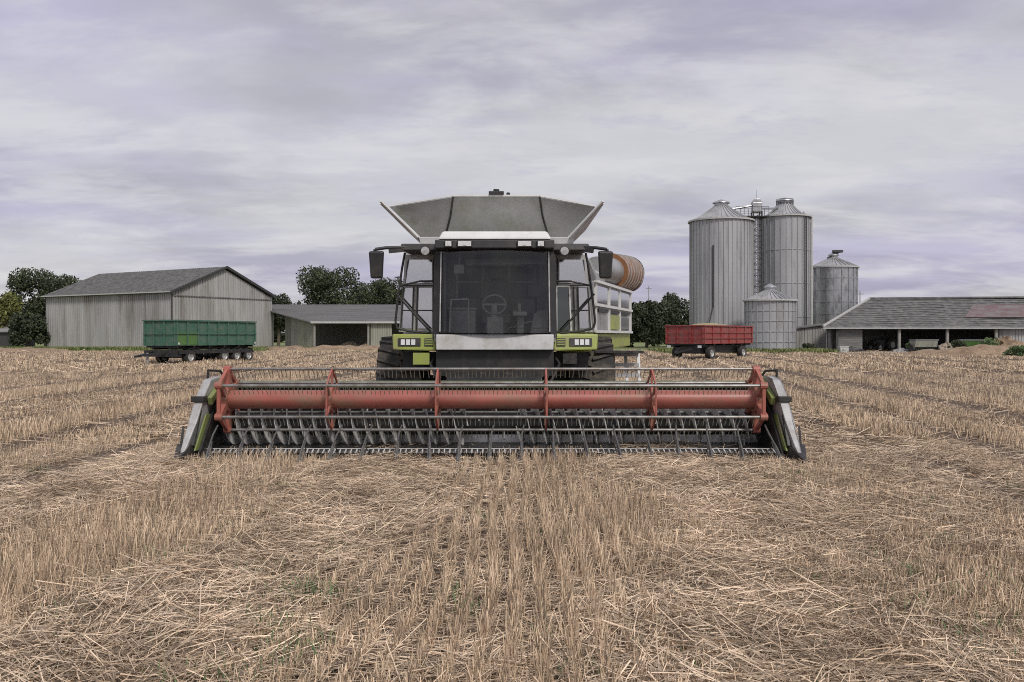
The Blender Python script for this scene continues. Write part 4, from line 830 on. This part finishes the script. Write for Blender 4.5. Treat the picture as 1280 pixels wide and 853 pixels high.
m = B(); m.hexa([(X(.6), 15.3, 1.77), (X(.95), 15.2, 1.77), (X(.95), 16.1, 1.77), (X(.6), 16.1, 1.77)], [(X(.68), 15.4, 2.16), (X(.95), 15.25, 2.2), (X(.95), 16.1, 2.25), (X(.68), 16.1, 2.2)]); m.build('side_console', M.cabin2, cb_, bevel=.02)
m = B(); m.box(X(-.9), X(-.86), 15.3, 16.1, 1.8, 3.1); m.path([(X(-.6), 15.15, 3.13), (X(-.62), 15.1, 2.9)], .012, 6); m.box(X(-.70), X(-.54), 15.09, 15.11, 2.8, 2.95); m.build('mirror_bracket', M.cabin2, cb_)
m = B(); m.slab([(X(-.22), 15.2, 3.06), (X(.85), 15.2, 3.06), (X(.85), 15.05, 2.96), (X(-.22), 15.05, 2.96)], (0, .005, .01)); m.build('sun_blind', M.cabin, cb_)
m = B(); m.bar((X(-.75), 15.05, 2.35), (X(-.45), 15.02, 2.36), .03, .02); m.bar((X(-.75), 15.05, 2.35), (X(-.78), 15.08, 1.8), .025); m.bar((X(-.45), 15.02, 2.36), (X(-.45), 15.1, 1.8), .025); m.build('grab_rail', M.bright, cb_)
m = B(); m.bar((X(.18), 14.74, 1.84), (X(.62), 14.80, 1.98), .025, .02); m.bar((X(.2), 14.745, 1.86), (X(.75), 14.84, 1.86), .02, .015); m.build('wiper', M.black, cb_)
# front fascia
m = B(); m.hexa([(X(-.99), 14.80, 1.49), (X(.99), 14.80, 1.49), (X(.99), 14.98, 1.49), (X(-.99), 14.98, 1.49)], [(X(-1.0), 14.86, 1.755), (X(1.0), 14.86, 1.755), (X(1.0), 14.98, 1.755), (X(-1.0), 14.98, 1.755)]); m.build('front_fascia', M.silver, CH, bevel=.02)
m = B(); m.box(X(-1.0), X(1.0), 14.95, 15.6, 1.05, 1.485); m.build('underbody', M.black, CH)
for sg in (-1, 1):
    m = B(); a0, a1 = 1.005, 1.77; m.hexa([(X(a0, sg), 14.96, 1.47), (X(a1 - .02, sg), 15.06, 1.49), (X(a1 - .02, sg), 15.7, 1.49), (X(a0, sg), 15.7, 1.47)], [(X(a0, sg), 15.0, 1.76), (X(a1, sg), 15.12, 1.76), (X(a1, sg), 15.7, 1.76), (X(a0, sg), 15.7, 1.76)]) if sg > 0 else m.hexa([(X(a1 - .02, sg), 15.06, 1.49), (X(a0, sg), 14.96, 1.47), (X(a0, sg), 15.7, 1.47), (X(a1 - .02, sg), 15.7, 1.49)], [(X(a1, sg), 15.12, 1.76), (X(a0, sg), 15.0, 1.76), (X(a0, sg), 15.7, 1.76), (X(a1, sg), 15.7, 1.76)])
    fd = m.build('fender', M.green, CH, bevel=.025)
    yf = lambda h, z: 14.96 + (h - a0) / (a1 - a0) * .10 + (z - 1.47) * .17 - .006
    def plate(h0, h1, z0, z1, d, name, mt, par):
        m = B(); q = [(X(h0, sg), yf(h0, z0) - d, z0), (X(h1, sg), yf(h1, z0) - d, z0), (X(h1, sg), yf(h1, z1) - d, z1), (X(h0, sg), yf(h0, z1) - d, z1)]; m.slab(q, (0, d + .004, 0)); return m.build(name, mt, par)
    hl = plate(1.27, 1.66, 1.555, 1.69, .012, 'headlight', M.black, fd)
    for k in range(3): plate(1.36 + k * .09, 1.43 + k * .09, 1.575, 1.67, .022, 'lens', M.lamp, hl)
    gr = plate(1.05, 1.20, 1.555, 1.69, .012, 'grille', M.black, fd)
    for k in range(4): plate(1.06, 1.19, 1.572 + k * .03, 1.585 + k * .03, .02, 'slat', M.green, gr)
    # grey panels beside the cab with door outlines
    yb = 15.62
    m = B(); q = [(X(1.08, sg), yb - .02, 1.80), (X(1.72, sg), yb, 1.80), (X(1.60, sg), yb, 3.17), (X(1.08, sg), yb - .02, 3.17)]; m.slab(q, (0, .05, 0)); sp_ = m.build('tank_front_panel', M.silver, CH)
    m = B(); f = lambda h, z: (X(h, sg), yb - .045, z)
    for a, b in ((f(1.09, 2.62), f(1.63, 2.62)), (f(1.12, 2.18), f(1.66, 2.18)), (f(1.40, 1.82), f(1.38, 2.6)), (f(1.68, 1.82), f(1.63, 2.6)), (f(1.10, 1.82), f(1.10, 3.1)), (f(1.47, 1.82), f(1.45, 2.6))): m.bar(a, b, .022, .02)
    m.build('panel_seam', M.black, sp_)
    for h0, h1, h2, h3, z0, z1 in ((1.13, 1.60, 1.57, 1.13, 2.66, 3.08), (1.49, 1.65, 1.62, 1.47, 1.86, 2.58), (1.13, 1.38, 1.36, 1.13, 1.86, 2.58)):
        if sg > 0 and h0 == 1.13 and z0 < 2: continue
        m = B(); m.slab([(X(h0, sg), yb - .028, z0), (X(h1, sg), yb - .028, z0), (X(h2, sg), yb - .028, z1), (X(h3, sg), yb - .028, z1)], (0, .006, 0)); m.build('side_pane', M.glassp, sp_)
    m = B(); g_ = lambda h, z: (X(h, sg), 15.28 - .0, z); m.path([g_(1.57, 3.17), g_(1.62, 2.9), g_(1.70, 2.3), g_(1.735, 1.98), g_(1.70, 1.86), g_(1.5, 1.81), g_(1.12, 1.775)], .02, 8); m.path([g_(1.72, 2.46), g_(1.42, 2.12), g_(1.12, 1.80)], .018, 8); m.path([g_(1.66, 2.60), g_(1.3, 2.68), g_(1.06, 2.68)], .016, 8)
    m.build('handrail', M.black, CH, smooth=50)
m = B(); m.slab([(X(1.09), 15.50, 1.84), (X(1.30), 15.50, 1.84), (X(1.28), 15.50, 2.58), (X(1.09), 15.50, 2.58)], (0, .02, 0)); m.build('door_window', M.glasst, CH)
m = B(); m.box(X(1.085), X(1.32), 15.525, 15.555, 1.82, 2.6); m.build('door_recess', M.cabin, CH)
m = B()
for a, b in (((1.075, 1.82), (1.075, 2.60)), ((1.33, 1.82), (1.30, 2.60)), ((1.075, 2.6), (1.30, 2.6))): m.bar((X(a[0]), 15.49, a[1]), (X(b[0]), 15.49, b[1]), .025, .03)
m.build('door_frame', M.white, CH)
# unloading auger
m = B(); p0 = P(745, 337, 16.9); p1 = P(782, 343, 21.6); d = (p1 - p0)
pm = p0 + d * .42; m.tube(p0, pm, .25, .30, 20); ua = m.build('unloading_auger', M.panelgrey, CH, smooth=40)
m = B(); m.tube(pm, p1, .385, .44, 28); m.build('auger_sleeve', M.brown, ua, smooth=40)
m = B(); dn = d.normalized()
for k in range(7):
    t = .44 + k * .09; q = p0 + d * t; r = .34 + .10 * t + .02; m.tube(q - dn * .02, q + dn * .02, r, r, 24)
m.build('auger_ring', M.bright, ua, smooth=40)
m = B(); m.tube(p1, p1 + dn * .35 + Vector((.05, 0, -.1)), .47, .36, 24); m.build('auger_spout', M.black, ua, smooth=40)
m = B(); m.tube(p0 + Vector((-.3, .3, -.6)), p0 + Vector((.02, .1, 0)), .24, .26, 20); m.build('auger_elbow', M.silver, ua, smooth=40)
# wheels
def lug_wheel(hx, y, r, wd, sg):
    m = MB(); m.lathe([(r * .52, -wd * .42), (r * .85, -wd / 2), (r * .95, -wd * .46), (r * .96, -wd * .2), (r * .96, wd * .2), (r * .95, wd * .46), (r * .85, wd / 2), (r * .52, wd * .42)], (0, 0, 0), 'X', 40, True)
    for i in range(22):
        for s in (-1, 1):
            a = 2 * PI * (i + (.5 if s > 0 else 0)) / 22; a2 = a + .17
            m.bar((s * wd * .48, math.cos(a) * r * .95, math.sin(a) * r * .95), (s * .01, math.cos(a2) * r * .975, math.sin(a2) * r * .975), .055, .075, up=(0, math.cos(a), math.sin(a)))
    wl = m.build('wheel', M.rubber, CH, loc=(hx, y - O.y, r), smooth=30)
    m = MB(); m.lathe([(.05, -.12), (.2, -.14), (.25, -.05), (r * .42, -.1), (r * .52, -wd * .42), (r * .52, wd * .42), (r * .42, .1), (.25, .05), (.2, .14), (.05, .12)], (0, 0, 0), 'X', 32); m.build('rim', M.silver, wl, smooth=30)
for sg in (-1, 1): lug_wheel(1.72 * sg, 16.45, .86, .84, sg); lug_wheel(1.25 * sg, 20.9, .62, .5, sg)
# hydraulic rams between the wheels
for sg in (-1, 1):
    m = B(); m.tube((X(.9, sg), 15.3, .75), (X(.6, sg), 14.2, .45), .05, n=10); m.build('hydraulic_ram', M.bright, CH, smooth=40)
    m = B(); m.path([(X(1.0, sg), 15.2, 1.42), (X(1.1, sg), 15.0, 1.25), (X(.95, sg), 14.6, 1.0), (X(.8, sg), 14.0, .9)], .022, 8); m.build('hose', M.black, CH, smooth=40)
    m = B(); m.box(X(1.28, sg) - .12, X(1.28, sg) + .12, 15.05, 15.3, 1.25, 1.43); m.build('valve_block', M.blackm, CH)
m = B(); m.box(X(-1.40), X(-1.12), 15.02, 15.06, 1.24, 1.44); m.build('mount_plate', M.green, CH)
# access ladder on the machine's left
m = B(); xl0, xl1 = 2.16, 2.62
for x in (xl0, (xl0 + xl1) / 2, xl1): m.bar((X(x), 16.3, 1.44), (X(x), 15.9, .42), .055, .06)
for i in range(6): t = i / 5; m.box(X(xl0), X(xl1), 16.28 - t * .4 - .05, 16.28 - t * .4 + .05, 1.35 - t * .92, 1.41 - t * .92)
m.build('ladder', M.silver, CH)
m = B(); m.box(X(1.78), X(2.64), 15.75, 16.3, 1.42, 1.46); m.build('step_platform', M.blackm, CH)
